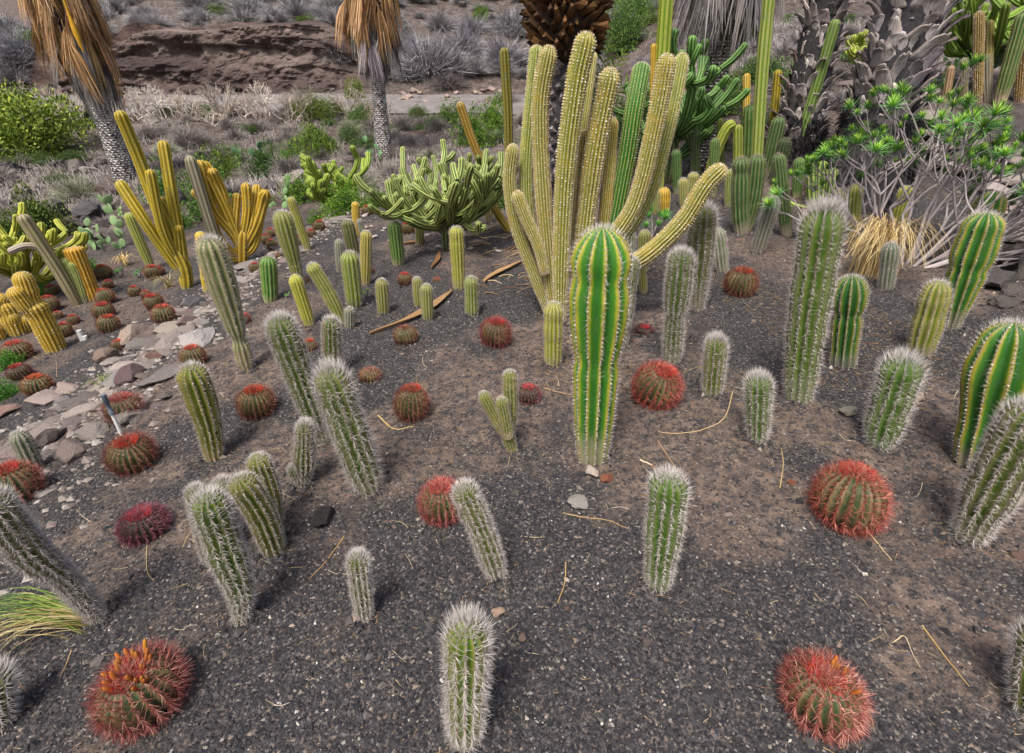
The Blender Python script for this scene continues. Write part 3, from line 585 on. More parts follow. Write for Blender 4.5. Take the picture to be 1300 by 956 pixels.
cactus(432, 346, 430, 304, 12, 'grey', 'very small grey green cactus squeezed beside the woolly one', tuft=.3)
cactus(487, 398, 484, 354, 18, 'olive', 'short stubby cactus alone between leaning cactus and fallen palm sheath', tint=(.8, .8, .8))
cactus(532, 390, 529, 352, 14, 'olive', 'rear one of a pair of small cacti by the fallen palm sheath', tint=(.9, .9, .9))
cactus(543, 406, 541, 361, 17, 'olive', 'front one of a pair of small cacti by the fallen palm sheath', tint=(.85, .9, .9))
cactus(583, 366, 579, 288, 20, 'olive', 'upright yellow based cactus in front of the candelabra cactus', tint=(1.2, 1.2, .75))
cactus(599, 400, 598, 351, 20, 'olive', 'small grey green cactus at the end of the palm sheath', tint=(.75, .85, .85), tuft=.8)
cactus(506, 336, 500, 281, 18, 'dark', 'green topped small cactus with pale foot by white stones', tint=(1.4, 1.5, 1.2))
cactus(443, 417, 443, 390, 14, 'grey', 'tiny grey cactus at the foot of the steeply leaning one', tuft=.6)
cactus(453, 302, 451, 256, 10, 'golden', 'thin yellow cactus stub above the stone band', tuft=.2)
cactus(463, 305, 456, 278, 9, 'grey', 'tiny dark cactus stub beside the thin yellow stub', tuft=.2)
cactus(288, 345, 240, 197, 13, 'woody', 'thin dead grey cactus pole beside the golden candelabra', mids=[(264, 275)], tuft=0, tint=(.75, .78, .68))
cactus(263, 370, 254, 294, 12, 'golden', 'short bright yellow pole behind the tall grey green cactus', tuft=.2, tint=(1.2, 1.3, .9))
cactus(392, 318, 368, 250, 12, 'olive', 'slim olive cactus behind the tall plump olive one', tint=(1.1, 1.1, .7), tuft=.2)
cactus(193, 342, 162, 270, 13, 'olive', 'slim pale green cactus beside the tall golden branching one', tint=(1.2, 1.3, 1), tuft=0)
cactus(532, 312, 534, 262, 13, 'olive', 'slim cactus standing under the candelabra cactus', tint=(.8, .8, .8), tuft=.2)
# --- golden branching cacti on the lower bed
B = px(238, 366)
clumpcactus(B, 'tall golden branching cactus with three steep arms on the lower bed', [([(238, 368), (234, 340), (222, 315)], 17, dict(ground=True, tuft=0)),
    ([(236, 350), (200, 265), (178, 205), (151, 140, -.1)], 13, dict(tuft=.2)), ([(236, 345), (226, 290), (217, 240), (207, 178, .1)], 13, dict(tuft=.2)),
    ([(232, 350), (205, 312), (180, 275), (150, 229, .15)], 13, dict(tuft=.2)), ([(228, 330), (222, 290), (203, 250, .2)], 12, dict(tuft=.2)), ([(228, 335), (206, 290, -.1), (190, 215, -.2)], 11, dict(tuft=.1)),
    ([(237, 345), (231, 310), (227, 286, -.1)], 10, dict(tuft=.2))], 'thin', cat='cactus', tints=(.85, .98, .9))
B = px(307, 336)
clumpcactus(B, 'golden candelabra cactus with upswept arms on the lower bed', [([(307, 338), (307, 310), (308, 292)], 16, dict(ground=True, tuft=0)),
    ([(306, 318), (296, 296), (270, 262), (252, 203)], 14, dict(tuft=.1)), ([(306, 312), (292, 278), (272, 235), (257, 205, .1)], 14, dict(tuft=.1)),
    ([(300, 300), (290, 270), (280, 240), (268, 214, -.1)], 12, dict(tuft=.1)), ([(303, 310), (298, 285), (301, 245, .1)], 11, dict(tuft=.1)), ([(309, 300), (314, 265), (312, 232)], 12, dict(tuft=.1)),
    ([(310, 315), (325, 285), (334, 255), (338, 242, -.1)], 14, dict(tuft=.1)), ([(311, 310), (321, 280), (327, 234, .15)], 11, dict(tuft=.1)), ([(305, 328), (280, 305), (262, 262, .15), (245, 240, .2)], 11, dict(tuft=.1)),
    ([(309, 325), (322, 312), (330, 278, .12)], 11, dict(tuft=.1)), ([(276, 262), (262, 255), (254, 242, -.1)], 11, dict(tuft=.1)), ([(304, 330), (290, 328), (282, 318, .1)], 11, dict(tuft=.1))], 'thin', name='candelabra_cactus')
B = px(104, 385)
clumpcactus(B, 'dying cactus with split grey arms and two pale green stumps', [([(100, 388), (75, 345), (52, 310), (27, 272)], 14, dict(ground=True, tuft=0, spines=0, tint=(.8, .8, .6))),
    ([(72, 340), (55, 318), (34, 312), (10, 320)], 8, dict(tuft=0, spines=0, tint=(1, .95, 1))), ([(106, 388), (92, 352), (80, 328)], 13, dict(ground=True, tuft=0, style='olive', tint=(1.1, 1.3, 1.2), off0=.05)),
    ([(109, 386), (99, 352), (90, 332)], 11, dict(ground=True, tuft=0, style='olive', tint=(1.1, 1.3, 1.2), off0=.0)), ([(92, 372), (62, 318), (40, 285), (30, 272)], 9, dict(tuft=0, style='thin', spines=.5, off0=.06))], 'woody')
cactus(118, 380, 92, 314, 21, 'golden', 'thick orange yellow column with a broken top', mids=[(106, 348)], tuft=0, dome=.25, tint=(1.15, .95, .7), prof=[(0, .95), (1, 1)])
B = px(72, 444)
clumpcactus(B, 'stout yellow cactus with a grey patched trunk and two upper joints', [([(74, 448), (55, 410), (40, 384)], 27, dict(ground=True, tuft=0, dome=.4, prof=[(0, .85), (1, 1)])),
    ([(44, 394), (35, 370), (26, 345)], 21, dict(tuft=.2, off0=.02)), ([(38, 396), (28, 382), (15, 365)], 19, dict(tuft=.2, off0=-.03))], 'golden')
B = px(18, 425)
clumpcactus(B, 'low clump of yellow cactus heads beside the stout yellow cactus', [([(26, 428), (14, 400), (4, 382)], 24, dict(ground=True, tuft=.2)), ([(28, 430), (22, 415), (15, 398, -.1)], 16, dict(ground=True, tuft=.2)),
    ([(40, 432), (36, 415), (30, 402, -.1)], 17, dict(ground=True, tuft=.2)), ([(8, 390), (4, 380), (8, 374)], 14, dict(tuft=.2)), ([(4, 438), (-6, 420), (-8, 410)], 16, dict(ground=True, tuft=.2)), ([(2, 400), (-6, 385), (-10, 374)], 16, dict(tuft=.2))], 'golden')
# --- the big clump
B = px(712, 404)
clumpcactus(B, 'big clump of tall dotted yellow green columns, the largest cactus of the bed', [
    ([(703, 396), (680, 320), (668, 225), (682, 58, .1)], 18, dict(ground=True, off0=.15, tint=(.85, 1.05, .9))),
    ([(706, 402), (697, 335), (688, 220), (686, 130), (698, 58)], 22, dict(ground=True, off0=.02)),
    ([(712, 408), (712, 340), (717, 225), (731, 110), (746, 41)], 25, dict(ground=True, off0=-.05, tint=(.95, 1.02, .9))),
    ([(722, 392), (728, 300), (738, 180), (752, 66, .15)], 14, dict(ground=True, off0=.3)),
    ([(722, 402), (738, 320), (754, 200), (776, 86)], 26, dict(ground=True, off0=.08)),
    ([(722, 392), (735, 290), (743, 165)], 15, dict(ground=True, off0=.2, tint=(.8, .7, .7))),
    ([(730, 392), (760, 320), (771, 240), (778, 150, .1)], 16, dict(ground=True, off0=.22, tint=(1.1, 1, .8))),
    ([(735, 392), (770, 320), (793, 215), (805, 140), (816, 80, .1)], 20, dict(ground=True, off0=.25, style='greencol', tint=(.8, 1, .8))),
    ([(730, 400), (768, 318), (806, 258), (832, 155), (848, 68)], 22, dict(ground=True, off0=.05)),
    ([(735, 392), (780, 315), (820, 255), (848, 160), (867, 68, .1)], 19, dict(ground=True, off0=.3, tint=(.85, 1, .95))),
    ([(735, 398), (775, 352), (820, 325), (866, 282), (896, 235), (920, 211)], 24, dict(ground=True, off0=.0, tint=(.95, .95, .9))),
    ([(692, 348), (683, 312), (668, 278), (655, 243)], 17, dict(off0=-.05)),
    ([(700, 400), (677, 345), (656, 288), (647, 230), (652, 183)], 18, dict(ground=True, off0=.05))], 'clump', name='clustering_cactus', part='column')
# --- back right of the bed
B = px(943, 296)
clumpcactus(B, 'pair of dark green bristle topped columns joined at the foot', [([(942, 298), (940, 255), (941, 200)], 22, dict(ground=True, tuft=.9)), ([(945, 296), (956, 250), (962, 197)], 20, dict(ground=True, tuft=.9, off0=.06))], 'dark')
cactus(961, 320, 983, 250, 20, 'grey', 'leaning grey cactus beside the dark bristle topped pair', tuft=.3, tint=(.75, .75, .8))
cactus(1000, 300, 988, 195, 16, 'dark', 'dark column behind the two curved green arms', tuft=.4)
B = px(870, 262)
clumpcactus(B, 'two small brown heads on one foot behind the big clump arm', [([(868, 264), (868, 245), (867, 226)], 14, dict(ground=True)), ([(872, 264), (877, 245), (881, 219)], 14, dict(ground=True, off0=.05))], 'olive')
cactus(843, 268, 843, 238, 16, 'golden', 'small yellow dome headed cactus behind the big clump', tuft=.2)
cactus(832, 272, 831, 240, 14, 'olive', 'small olive cactus beside the yellow dome headed one', tuft=.2, tint=(.8, .8, .8))
cactus(818, 372, 813, 330, 13, 'olive', 'small pale green cactus under the big clump arm', tuft=.3)
cactus(816, 345, 819, 292, 17, 'olive', 'short yellowish ribbed cactus behind the big clump arm', tuft=.3)
cactus(800, 330, 800, 292, 16, 'grey', 'woolly grey cactus tucked behind the clump columns', tuft=.3)
cactus(727, 372, 727, 300, 12, 'dark', 'dark cactus seen between the clump columns', tuft=.2, off=.3)
cactus(958, 260, 978, -20, 14, 'thingreen', 'tall thin pale green pole among the back palms', mids=[(967, 100)], tuft=0, tint=(.9, 1.1, .9))
cactus(1003, 215, 1062, 24, 12, 'thingreen', 'thin green pole leaning across the scaly palm trunk', mids=[(1035, 115)], tuft=0, tint=(.6, .9, .8))
cactus(835, 262, 848, -25, 17, 'thingreen', 'tall yellow green pole behind the clump columns', mids=[(840, 100)], tuft=0, tint=(.9, 1.15, .5))
cactus(826, 262, 830, 55, 7, 'thin', 'very thin yellow pole behind the clump columns', tuft=0)
cactus(646, 235, 640, 60, 12, 'thin', 'orange and green striped pole beside the candelabra cactus', tuft=0, tint=(.38, .5, .8), mids=[(645, 150)])
cactus(623, 225, 583, 130, 11, 'thin', 'short orange pole rising behind the candelabra cactus', tuft=0, tint=(.6, .58, .8), mids=[(604, 190)])
cactus(650, 295, 613, 238, 11, 'thin', 'yellow striped arm arching under the candelabra cactus', tuft=0, tint=(.7, .75, .8), mids=[(634, 275)])
cactus(621, 283, 618, 215, 13, 'olive', 'dull brown stump beside the candelabra cactus', tuft=0, tint=(.6, .5, .5))
cactus(950, 215, 953, 133, 20, 'dark', 'broad dark green column behind the thin pale pole', tuft=.3, tint=(1.3, 1.4, 1))
cactus(948, 160, 948, 93, 9, 'thin', 'thin golden pole above the broad dark column', tuft=0, off=.3)
cactus(978, 200, 988, 88, 10, 'thin', 'twin yellow green pole with an orange tip', tuft=0, tint=(.8, .95, .8))
cactus(972, 225, 990, 148, 18, 'dark', 'dark leaning column beneath the twin yellow green pole', tuft=.3)
cactus(985, 235, 998, 175, 16, 'dark', 'small blackish column at the foot of the leaning green pole', tuft=.2, tint=(.5, .5, .6))
cactus(884, 235, 882, 165, 12, 'dark', 'dark grey column under the rear candelabra cactus', tuft=.2, tint=(.7, .7, .8))
B = px(930, 240)
clumpcactus(B, 'arched pale green cactus arm bent over at the top', [([(898, 242), (905, 205), (922, 165), (934, 156)], 13, dict(ground=True, tuft=0, tint=(1.2, 1.4, .8))), ([(936, 240), (937, 200), (937, 158)], 12, dict(ground=True, tuft=0, tint=(1.1, 1.3, .8)))], 'thingreen')
B = px(1043, 262)
clumpcactus(B, 'fleshy bright green cactus with upright lobes and two curved side arms', [([(1032, 264), (1030, 235), (1031, 206)], 13, dict(ground=True, tuft=0, tint=(1, 1.1, .7))), ([(1042, 264), (1043, 235), (1044, 204)], 14, dict(ground=True, tuft=0, tint=(1, 1.1, .7), off0=.05)),
    ([(1052, 264), (1056, 240), (1058, 213)], 12, dict(ground=True, tuft=0, off0=.05)), ([(1030, 268), (1005, 262), (990, 248), (982, 233)], 12, dict(tuft=0, off0=-.1, tint=(1, 1.1, .7))), ([(1026, 285), (1006, 280), (994, 270), (986, 260)], 12, dict(tuft=0, off0=-.15, tint=(1, 1.1, .7)))], 'candel')
B = px(1078, 300)
clumpcactus(B, 'pair of grey woolly headed cacti behind the white wigged one', [([(1070, 302), (1068, 270), (1066, 240)], 22, dict(ground=True, tuft=1)), ([(1080, 302), (1083, 265), (1086, 234)], 21, dict(ground=True, tuft=1, tint=(.8, .9, .7)))], 'olive')
cactus(1140, 282, 1152, 236, 19, 'olive', 'short yellow green cactus under the rosette shrub', tuft=.2, tint=(1.1, 1.1, .7))
cactus(1125, 367, 1132, 308, 21, 'grey', 'dull grey cactus among dry leaf litter', tuft=.4, tint=(.7, .75, .75))
cactus(1222, 330, 1265, 243, 34, 'striped', 'dark green yellow ribbed cactus behind the rosette shrub stems', tuft=.2, tint=(.6, .6, .6))
for n_, (a, b, c, d_, w, lab, sty, tn) in enumerate([(1242, 130, 1243, 14, 13, 'tall tan column, the highest of the bank group', 'clump', (.6, .45, .4)), (1254, 130, 1255, 25, 11, 'tan and green column beside the highest one on the bank', 'thingreen', (.8, .7, .7)),
    (1254, 130, 1252, 66, 13, 'short grey ribbed column in front of the tan ones on the bank', 'grey', (1, .9, .9)), (1268, 135, 1302, 15, 17, 'leaning dark ribbed column beside the tan group on the bank', 'dark', (1.5, 1.3, 1.2)),
    (1224, 130, 1224, 74, 10, 'small brownish column left of the tan group on the bank', 'grey', (.8, .65, .5)), (1200, 130, 1208, 83, 9, 'thin dead brown stub on the bank', 'woody', (.8, .6, .45)), (1294, 130, 1300, 40, 14, 'orange brown column behind the leaning dark one on the bank', 'clump', (.6, .4, .35))]):
    cactus(a, b, c, d_, w, sty, lab, tuft=.2, tint=tn)

# --- barrel cacti
def barrel(u, v, d, label, group=None, tint=(1, 1, 1), spt=(1, 1, 1), buds=0, flat=.92, dense=1.0, dry=False, lean=True):
    B = px(u, v + .34 * d); r = d / 2 * depth(B) / FPX * .90; root = thing('barrel_cactus', label, 'barrel cactus', B, group)
    g = np.random.default_rng(int(u * 31 + v * 17)); ribs = 20; h = 2 * r * flat; lod = 1.0 if d > 38 else .6 if d > 20 else .35
    BASES.append((B[0], B[1], r * .8)); n = 14; t = np.linspace(0, 1, n); zz = -.12 * r + (h + .12 * r) * (1 - (1 - t) ** 1.0); s = np.linspace(-.86, 1, n); s = np.sin(s * np.pi / 2)
    rad = r * np.sqrt(np.maximum(1 - (np.abs(s)) ** 2.5, .0004)); zz = (s - s[0]) / (1 - s[0]) * h - .1 * r
    tl = np.array([g.normal(0, .1), g.normal(0, .1), 1]); P = np.stack([zz * tl[0], zz * tl[1], zz], -1)
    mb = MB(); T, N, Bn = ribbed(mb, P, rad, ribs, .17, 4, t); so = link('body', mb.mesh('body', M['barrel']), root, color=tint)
    ring = np.linspace(.08, .975, int(15 * max(lod, .55)) + 1); th = np.arange(ribs) / ribs * 2 * np.pi
    pa = np.stack([np.interp(ring, t, P[:, q]) for q in range(3)], -1); ra = np.interp(ring, t, rad)
    sl = np.interp(ring, t, np.gradient(rad) / np.maximum(np.gradient(zz), 1e-4)).clip(-5, 2)
    D = np.cos(th)[None, :, None] * N[0] + np.sin(th)[None, :, None] * Bn[0]; Q = (pa[:, None] + ra[:, None, None] * D).reshape(-1, 3)
    up = nrm(tl)[None, None]; Nn = nrm(D - sl[:, None, None] * up).reshape(-1, 3); Tn = nrm(np.cross(np.cross(Nn, up.reshape(1, 3) + 0 * Nn), Nn))
    c = max(5, int(11 * lod * dense)); q = np.repeat(Q, c, 0); nn = np.repeat(Nn, c, 0); tn = np.repeat(Tn, c, 0); bn = np.cross(nn, tn); m = len(q)
    fi = g.uniform(.15, 1.25, m); ps = g.uniform(0, 6.283, m); dd = nn * np.cos(fi)[:, None] + (tn * np.cos(ps)[:, None] + bn * np.sin(ps)[:, None]) * np.sin(fi)[:, None]
    w = np.clip(r * .008, .0008, .0016) / lod ** .7; col = np.clip(g.normal(.46, .28, m) + .16 * np.repeat(np.repeat(smooth(.6, 1, ring), ribs), c), 0, 1)
    mb = MB(); spikes(mb, q, dd, r * g.uniform(.14, .44 if d > 35 else .32, m), w * 1.15, np.stack([col] * 3, -1))
    link('spines', mb.mesh('spines', M['sp_red'], False), so, color=spt, kind='stuff')
    top = P[-1]; nt = int(340 * max(lod, .5)) if not dry else 30; az = g.uniform(0, 6.283, nt); rd = np.sqrt(g.uniform(0, 1, nt)); mb = MB()
    pp = top + np.stack([.46 * r * rd * np.cos(az), .46 * r * rd * np.sin(az), -.09 * r * rd ** 2 + .0 * r], -1)
    spikes(mb, pp, np.stack([rd * .9 * np.cos(az), rd * .9 * np.sin(az), np.ones(nt)], -1) + g.normal(0, .3, (nt, 3)), r * g.uniform(.12, .3, nt), w * 1.5, np.stack([np.clip(g.normal(.35, .25, nt), 0, 1)] * 3, -1))
    link('crown_bristles', mb.mesh('crown_bristles', M['crown'], False), so, color=(1, min(1, spt[1]), min(1, spt[2])) if not dry else (.6, .5, .5), kind='stuff')
    if buds:
        mb = MB(); vv = ICO1[0] * np.array([.5, .5, 1]); vv = vv * (1 + .3 * (vv[:, 2:3] > .4)); mb.add(vv, ICO1[1], (.5, .5, .5)); bm = mb.mesh('fruit_bud', M['bud'])
        for k in range(buds):
            a_ = g.uniform(0, 6.283); q_ = g.choice([.28, .42, .55]) + g.uniform(-.05, .05); zt = h - .1 * r - r * .42 * q_ ** 2
            k_ = g.uniform(.6, 1.4); link('fruit_bud', bm, root, (q_ * r * math.cos(a_), q_ * r * math.sin(a_), zt + .08 * r), (-q_ * math.sin(a_) * .8, q_ * math.cos(a_) * .8, 0), (r * .105, r * .105, r * .19 * k_), (k_, k_ * g.uniform(.7, 1.1), 1))
    return root
PINK = (1.4, 1.2, 1.3); DARK = (.55, .5, .7)
barrel(194, 858, 98, 'large barrel cactus ringed with orange brown buds beside the grass tuft', buds=26, spt=(1.25, 1.2, 1.25), dense=1.1, flat=.85)
barrel(1040, 868, 94, 'large pink spined barrel cactus with a few brown buds below a straw stalk', buds=9, spt=(1.45, 1.4, 1.4), dense=1.2, flat=.85)
barrel(1070, 633, 86, 'round orange red barrel cactus standing alone on open gravel', spt=(1.3, 1.0, .9))
barrel(825, 486, 60, 'round red barrel cactus beside the tall striped cactus', spt=(1.35, .85, .8))
barrel(937, 359, 40, 'brown barrel cactus with a bright red crown near the leaning grey cactus', spt=(.75, .8, .6))
barrel(562, 632, 58, 'pink topped barrel cactus behind the hairy leaning grey cactus', spt=PINK)
barrel(522, 514, 44, 'olive and brown barrel cactus with a clear red crown by the forked cactus', spt=(.8, .75, .6), flat=1.05)
barrel(328, 509, 46, 'greenish barrel cactus with an orange red crown beside the long hairy cactus', spt=(.9, .8, .6), dense=.7)
barrel(172, 571, 56, 'barrel cactus with a red crown at the end of the white pipe', spt=(.8, .7, .6), dense=.7, flat=.85)
barrel(25, 613, 60, 'barrel cactus with a scarlet crown beside the small leaning grey cactus', spt=(1, .75, .7), dense=.7)
barrel(187, 657, 56, 'low purple black barrel cactus with a red top', spt=(.8, .7, 1.2), tint=(.4, .4, .6), flat=.7)
barrel(160, 513, 44, 'pinkish grey barrel cactus behind the white pipe', spt=(1.1, 1.3, 1.4), flat=.75)
barrel(50, 486, 34, 'orange red squat barrel cactus on the edging stones', spt=(1.2, 1.1, .6), flat=.75)
barrel(29, 470, 28, 'dull purple barrel cactus beside the squat orange one', spt=(.7, .7, 1), tint=(.6, .5, .6), flat=.75)
barrel(27, 444, 34, 'pale topped barrel cactus in front of the low yellow clump', spt=(1.1, 1.1, 1), dense=.7, flat=.8)
barrel(248, 452, 32, 'tan and pink barrel cactus at the upper rim of the stone edging', spt=(1.2, 1.4, 1.2))
barrel(628, 421, 40, 'crimson barrel cactus in front of the big clump', spt=(.95, .7, .8))
barrel(516, 423, 32, 'brown dry barrel cactus at the tip of the fallen palm sheath', spt=(.8, .85, .7), dry=True, flat=.75)
barrel(671, 496, 34, 'low mauve barrel cactus beside the forked cactus', spt=(.9, .8, 1.2), tint=(.5, .45, .6), flat=.65)
barrel(470, 471, 30, 'shrivelled tan barrel cactus with bare roots', spt=(1.0, 1.4, 1.3), tint=(1.2, .9, .8), dry=True, flat=.55)
barrel(392, 437, 20, 'tiny faded pink barrel cactus beside the long hairy leaning cactus', spt=(1.1, 1.3, 1.2), flat=.8)
barrel(818, 413, 24, 'flat dark purple barrel cactus behind the tall striped cactus', spt=(.7, .6, .9), tint=(.4, .35, .5), flat=.4)
barrel(514, 354, 19, 'small crimson barrel cactus beside the pair of small cacti', spt=(.9, .7, .8), flat=.85)
barrel(555, 353, 11, 'tiny flat red brown barrel cactus behind the pair of small cacti', flat=.45)
barrel(519, 290, 17, 'rust brown barrel cactus by the green topped small cactus', spt=(.9, .9, .5))
barrel(589, 286, 17, 'rust red barrel cactus under the candelabra cactus arms', spt=(1, .9, .6))
barrel(466, 268, 15, 'brown barrel cactus at the head of the stone band', spt=(.9, 1, .6))
barrel(501, 264, 11, 'faint tan barrel cactus at the head of the stone band', spt=(1, 1.2, .8))
GB = 'barrel cacti on the lower gravel bed'
BLAB = {(82, 419): 'dark reddish barrel cactus beside the small white cut stub', (66, 386): 'dark red barrel cactus behind the stout yellow cactus trunk', (139, 411): 'front one of three barrel cacti lined up beside the thick orange yellow column', (134, 394): 'middle one of three barrel cacti lined up beside the thick orange yellow column',
    (138, 377): 'rear one of three barrel cacti lined up beside the thick orange yellow column', (134, 345): 'brown barrel cactus beside the spiky green aloe', (210, 399): 'larger barrel cactus just above the largest pale boulder', (199, 382): 'barrel cactus behind the larger one above the pale boulder', (152, 438): 'small barrel cactus touching the largest pale boulder',
    (195, 345): 'bigger of two touching barrel cacti in front of the tall golden branching cactus', (203, 344): 'smaller of two touching barrel cacti in front of the tall golden branching cactus', (67, 368): 'bigger orange red barrel cactus behind the pale green stumps', (311, 404): 'small pink barrel cactus beside the foot of the tall grey green cactus', (325, 340): 'rust barrel cactus beside the short dark green cactus', (405, 287): 'pinkish barrel cactus at the upper end of the stone band', (388, 356): 'tiny crimson barrel cactus beside the tall plump olive cactus', (470, 343): 'tiny brown barrel cactus behind the slender yellowish cactus'}
for k, (u, v, d) in enumerate([(82, 419, 22), (66, 386, 24), (75, 400, 12), (95, 406, 15), (139, 411, 27), (134, 394, 26), (138, 377, 23), (138, 361, 13), (134, 345, 21), (119, 350, 15), (210, 399, 29), (199, 382, 24), (186, 374, 13), (172, 370, 16),
        (195, 345, 20), (203, 344, 14), (67, 368, 16), (60, 366, 12), (152, 438, 17), (311, 404, 17), (325, 340, 15), (339, 304, 15), (346, 311, 15), (345, 296, 13), (381, 306, 15), (405, 287, 16), (381, 286, 14), (411, 277, 12), (388, 356, 11), (470, 343, 12), (354, 325, 9), (396, 296, 12)]):
    tn = [(1, .95, .8), (.8, .75, .8), (1.15, 1.2, 1.0), (1, .7, .7)][k % 4]
    if (u, v) in BLAB: barrel(u, v, d, BLAB[(u, v)], GB, spt=tn, flat=.88)
    elif u < 300: barrel(u, v, d, 'small reddish barrel cactus on the gravel below the stone edging', GB, spt=tn, flat=.88)
    else: barrel(u, v, d, 'small reddish barrel cactus near the plump olive cactus and golden candelabra', 'barrel cacti by the golden candelabra', spt=tn, flat=.88)

# --- candelabra cacti (many arms curving up)
def candelabra(u, v, wpx, hpx, label, style, seed, n1, tint=(1, 1, 1), rad=13, trunk=True, spread=1.0, lod=.3, els=(.2, .8)):
    B = px(u, v); k = depth(B) / FPX; W, Hh, r = wpx * k / 2, hpx * k, rad * k / 2; g = np.random.default_rng(seed); root = thing('candelabra_cactus', label, 'cactus', B)
    if trunk: stem(root, [seat(B, .05), B + [0, 0, Hh * .18], B + [g.uniform(-.05, .05) * W, 0, Hh * .36]], r * 1.5, style, spines=0, tint=(.5, .5, .5), dome=.5, name='trunk')
    def arm(p, d, L, rr, lvl):
        d = nrm(d); e = nrm(d * [.55, .55, 1] + np.array([g.normal(0, .35), g.normal(0, .35), g.uniform(.5, 1.1)])); k2 = g.uniform(.3, .6); pts = [p, p + d * L * .45, p + d * L * .72 + e * L * .15, p + d * L * .84 + e * L * k2]
        stem(root, pts, rr, style, spines=.8, lod=lod, tuft=0, name='arm', tint=tuple(np.array(tint) * g.uniform(.8, 1.2) * (.75 if lvl == 0 else 1)), base_t=0 if lvl == 0 else .3, wob=.04, seed=int(g.integers(1e6)), prof=[(0, .8), (.4, 1), (1, 1)])
        return catmull(pts, 12)
    for q in range(n1):
        az = q * 2.399 + g.uniform(-.3, .3); el = g.uniform(*els); z0 = Hh * g.uniform(.12, .34); d = np.array([math.cos(az) * spread, math.sin(az) * spread, el]); L = W * g.uniform(.55, .85)
        C = arm(B + [0, 0, z0], d, L, r * 1.1, 0)
        for s in range(g.integers(3, 5)):
            p = C[g.integers(4, 12)]; az2 = az + g.normal(0, 1.4); d2 = np.array([math.cos(az2), math.sin(az2), g.uniform(-.15, 1.3)]); C2 = arm(p, d2, W * g.uniform(.3, .55), r * g.uniform(.8, 1.0), 1)
            for s2 in range(g.integers(1, 3)):
                p = C2[g.integers(4, 12)]; az3 = az2 + g.normal(0, 1.2); arm(p, np.array([math.cos(az3), math.sin(az3), g.uniform(.3, 1.5)]), W * g.uniform(.18, .4), r * g.uniform(.7, .95), 2)
    return root
candelabra(568, 318, 160, 175, 'large dark trunked candelabra cactus with crowded upturned arms', 'candel', 4, 15, rad=9, els=(.0, .8), tint=(1.25, 1.2, 1.05), spread=1.2)
candelabra(425, 268, 84, 62, 'smaller yellow green candelabra cactus among bright shrubs', 'lime', 9, 10, tint=(.65, .85, .9), rad=8)
candelabra(848, 232, 140, 175, 'dark green candelabra cactus behind the big clump columns', 'candel', 12, 11, tint=(.6, .95, .7), rad=10)
candelabra(1240, 112, 190, 135, 'yellow green candelabra cactus with drooping arms on the bank', 'lime', 21, 13, tint=(.5, .75, .8), rad=9)
candelabra(45, 372, 135, 80, 'lime yellow candelabra cactus sprawling behind the dying cactus', 'lime', 33, 11, rad=9, trunk=False)
for q_, (a, b, c, d_, w, st_, tn, lab) in enumerate([(905, 250, 908, 175, 12, 'dark', (1.2, 1.3, 1), 'small dark column left of the arched pale green arm'), (915, 232, 915, 150, 9, 'thingreen', (.6, .8, .6), 'thin dull green pole behind the arched arm'), (860, 245, 858, 190, 12, 'dark', (1, 1.2, 1), 'dark green column under the clump behind the brown heads'), (1012, 250, 1015, 200, 13, 'dark', (1.2, 1.4, 1), 'dark column beside the foot of the leaning green pole'), (925, 262, 926, 215, 12, 'olive', (.8, .9, .8), 'olive column in front of the arched arm'), (1020, 160, 1022, 105, 9, 'thin', (.6, .75, .8), 'dull yellow stub before the scaly palm trunk')]):
    cactus(a, b, c, d_, w, st_, lab, tuft=.3, tint=tn)
candelabra(1095, 112, 70, 95, 'yellowish branching cactus between the two scaly palm trunks', 'lime', 41, 5, tint=(.75, .85, 1), rad=10)
candelabra(805, 225, 70, 110, 'bluish green candelabra cactus between the clump columns', 'candel', 45, 6, tint=(.5, .9, .8), rad=10)

# ------------------------------------------------------------------ palms
def ribbon(mb, P, W, side, a):
    P = np.asarray(P, float); W = np.broadcast_to(W, (len(P),))[:, None]; v = np.stack([P - side * W, P + side * W], 1).reshape(-1, 3); n = len(P)
    mb.add(v, [[2 * q, 2 * q + 1, 2 * q + 3, 2 * q + 2] for q in range(n - 1)], a)
def frond_mesh(name, seed, mat, reach=.5, drop=1.0, n=34):
    g = np.random.default_rng(seed); mb = MB(); e = np.array([reach, 0, -.22 * drop]); P = catmull([[0, 0, 0], [reach * .55, 0, .10], e], 7)
    tube(mb, P, np.linspace(.028, .016, 7), 4, (.75, .75, .75))
    for q in range(n):
        s = g.uniform(-1, 1); L = drop * g.uniform(.6, 1.05); b = np.array([reach + g.uniform(-.12, .12), s * .24, e[2] - L]); m = e + (b - e) * .35 + [g.uniform(.0, .14), s * .10, 0]
        c = np.clip(g.normal(.5, .22), 0, 1); side = nrm(np.array([g.normal(0, .6), 1, 0])); ribbon(mb, catmull([e, m, b], 5), np.array([.008, .015, .018, .012, .003]), side, (c, c, c))
    return mb.mesh(name, mat)
FROND = [frond_mesh('dead_frond_%d' % q, 500 + q, M['thatch']) for q in range(4)]
FRONDG = [frond_mesh('old_frond_%d' % q, 520 + q, M['thatchgrey'], .3, 1.0, 36) for q in range(3)]
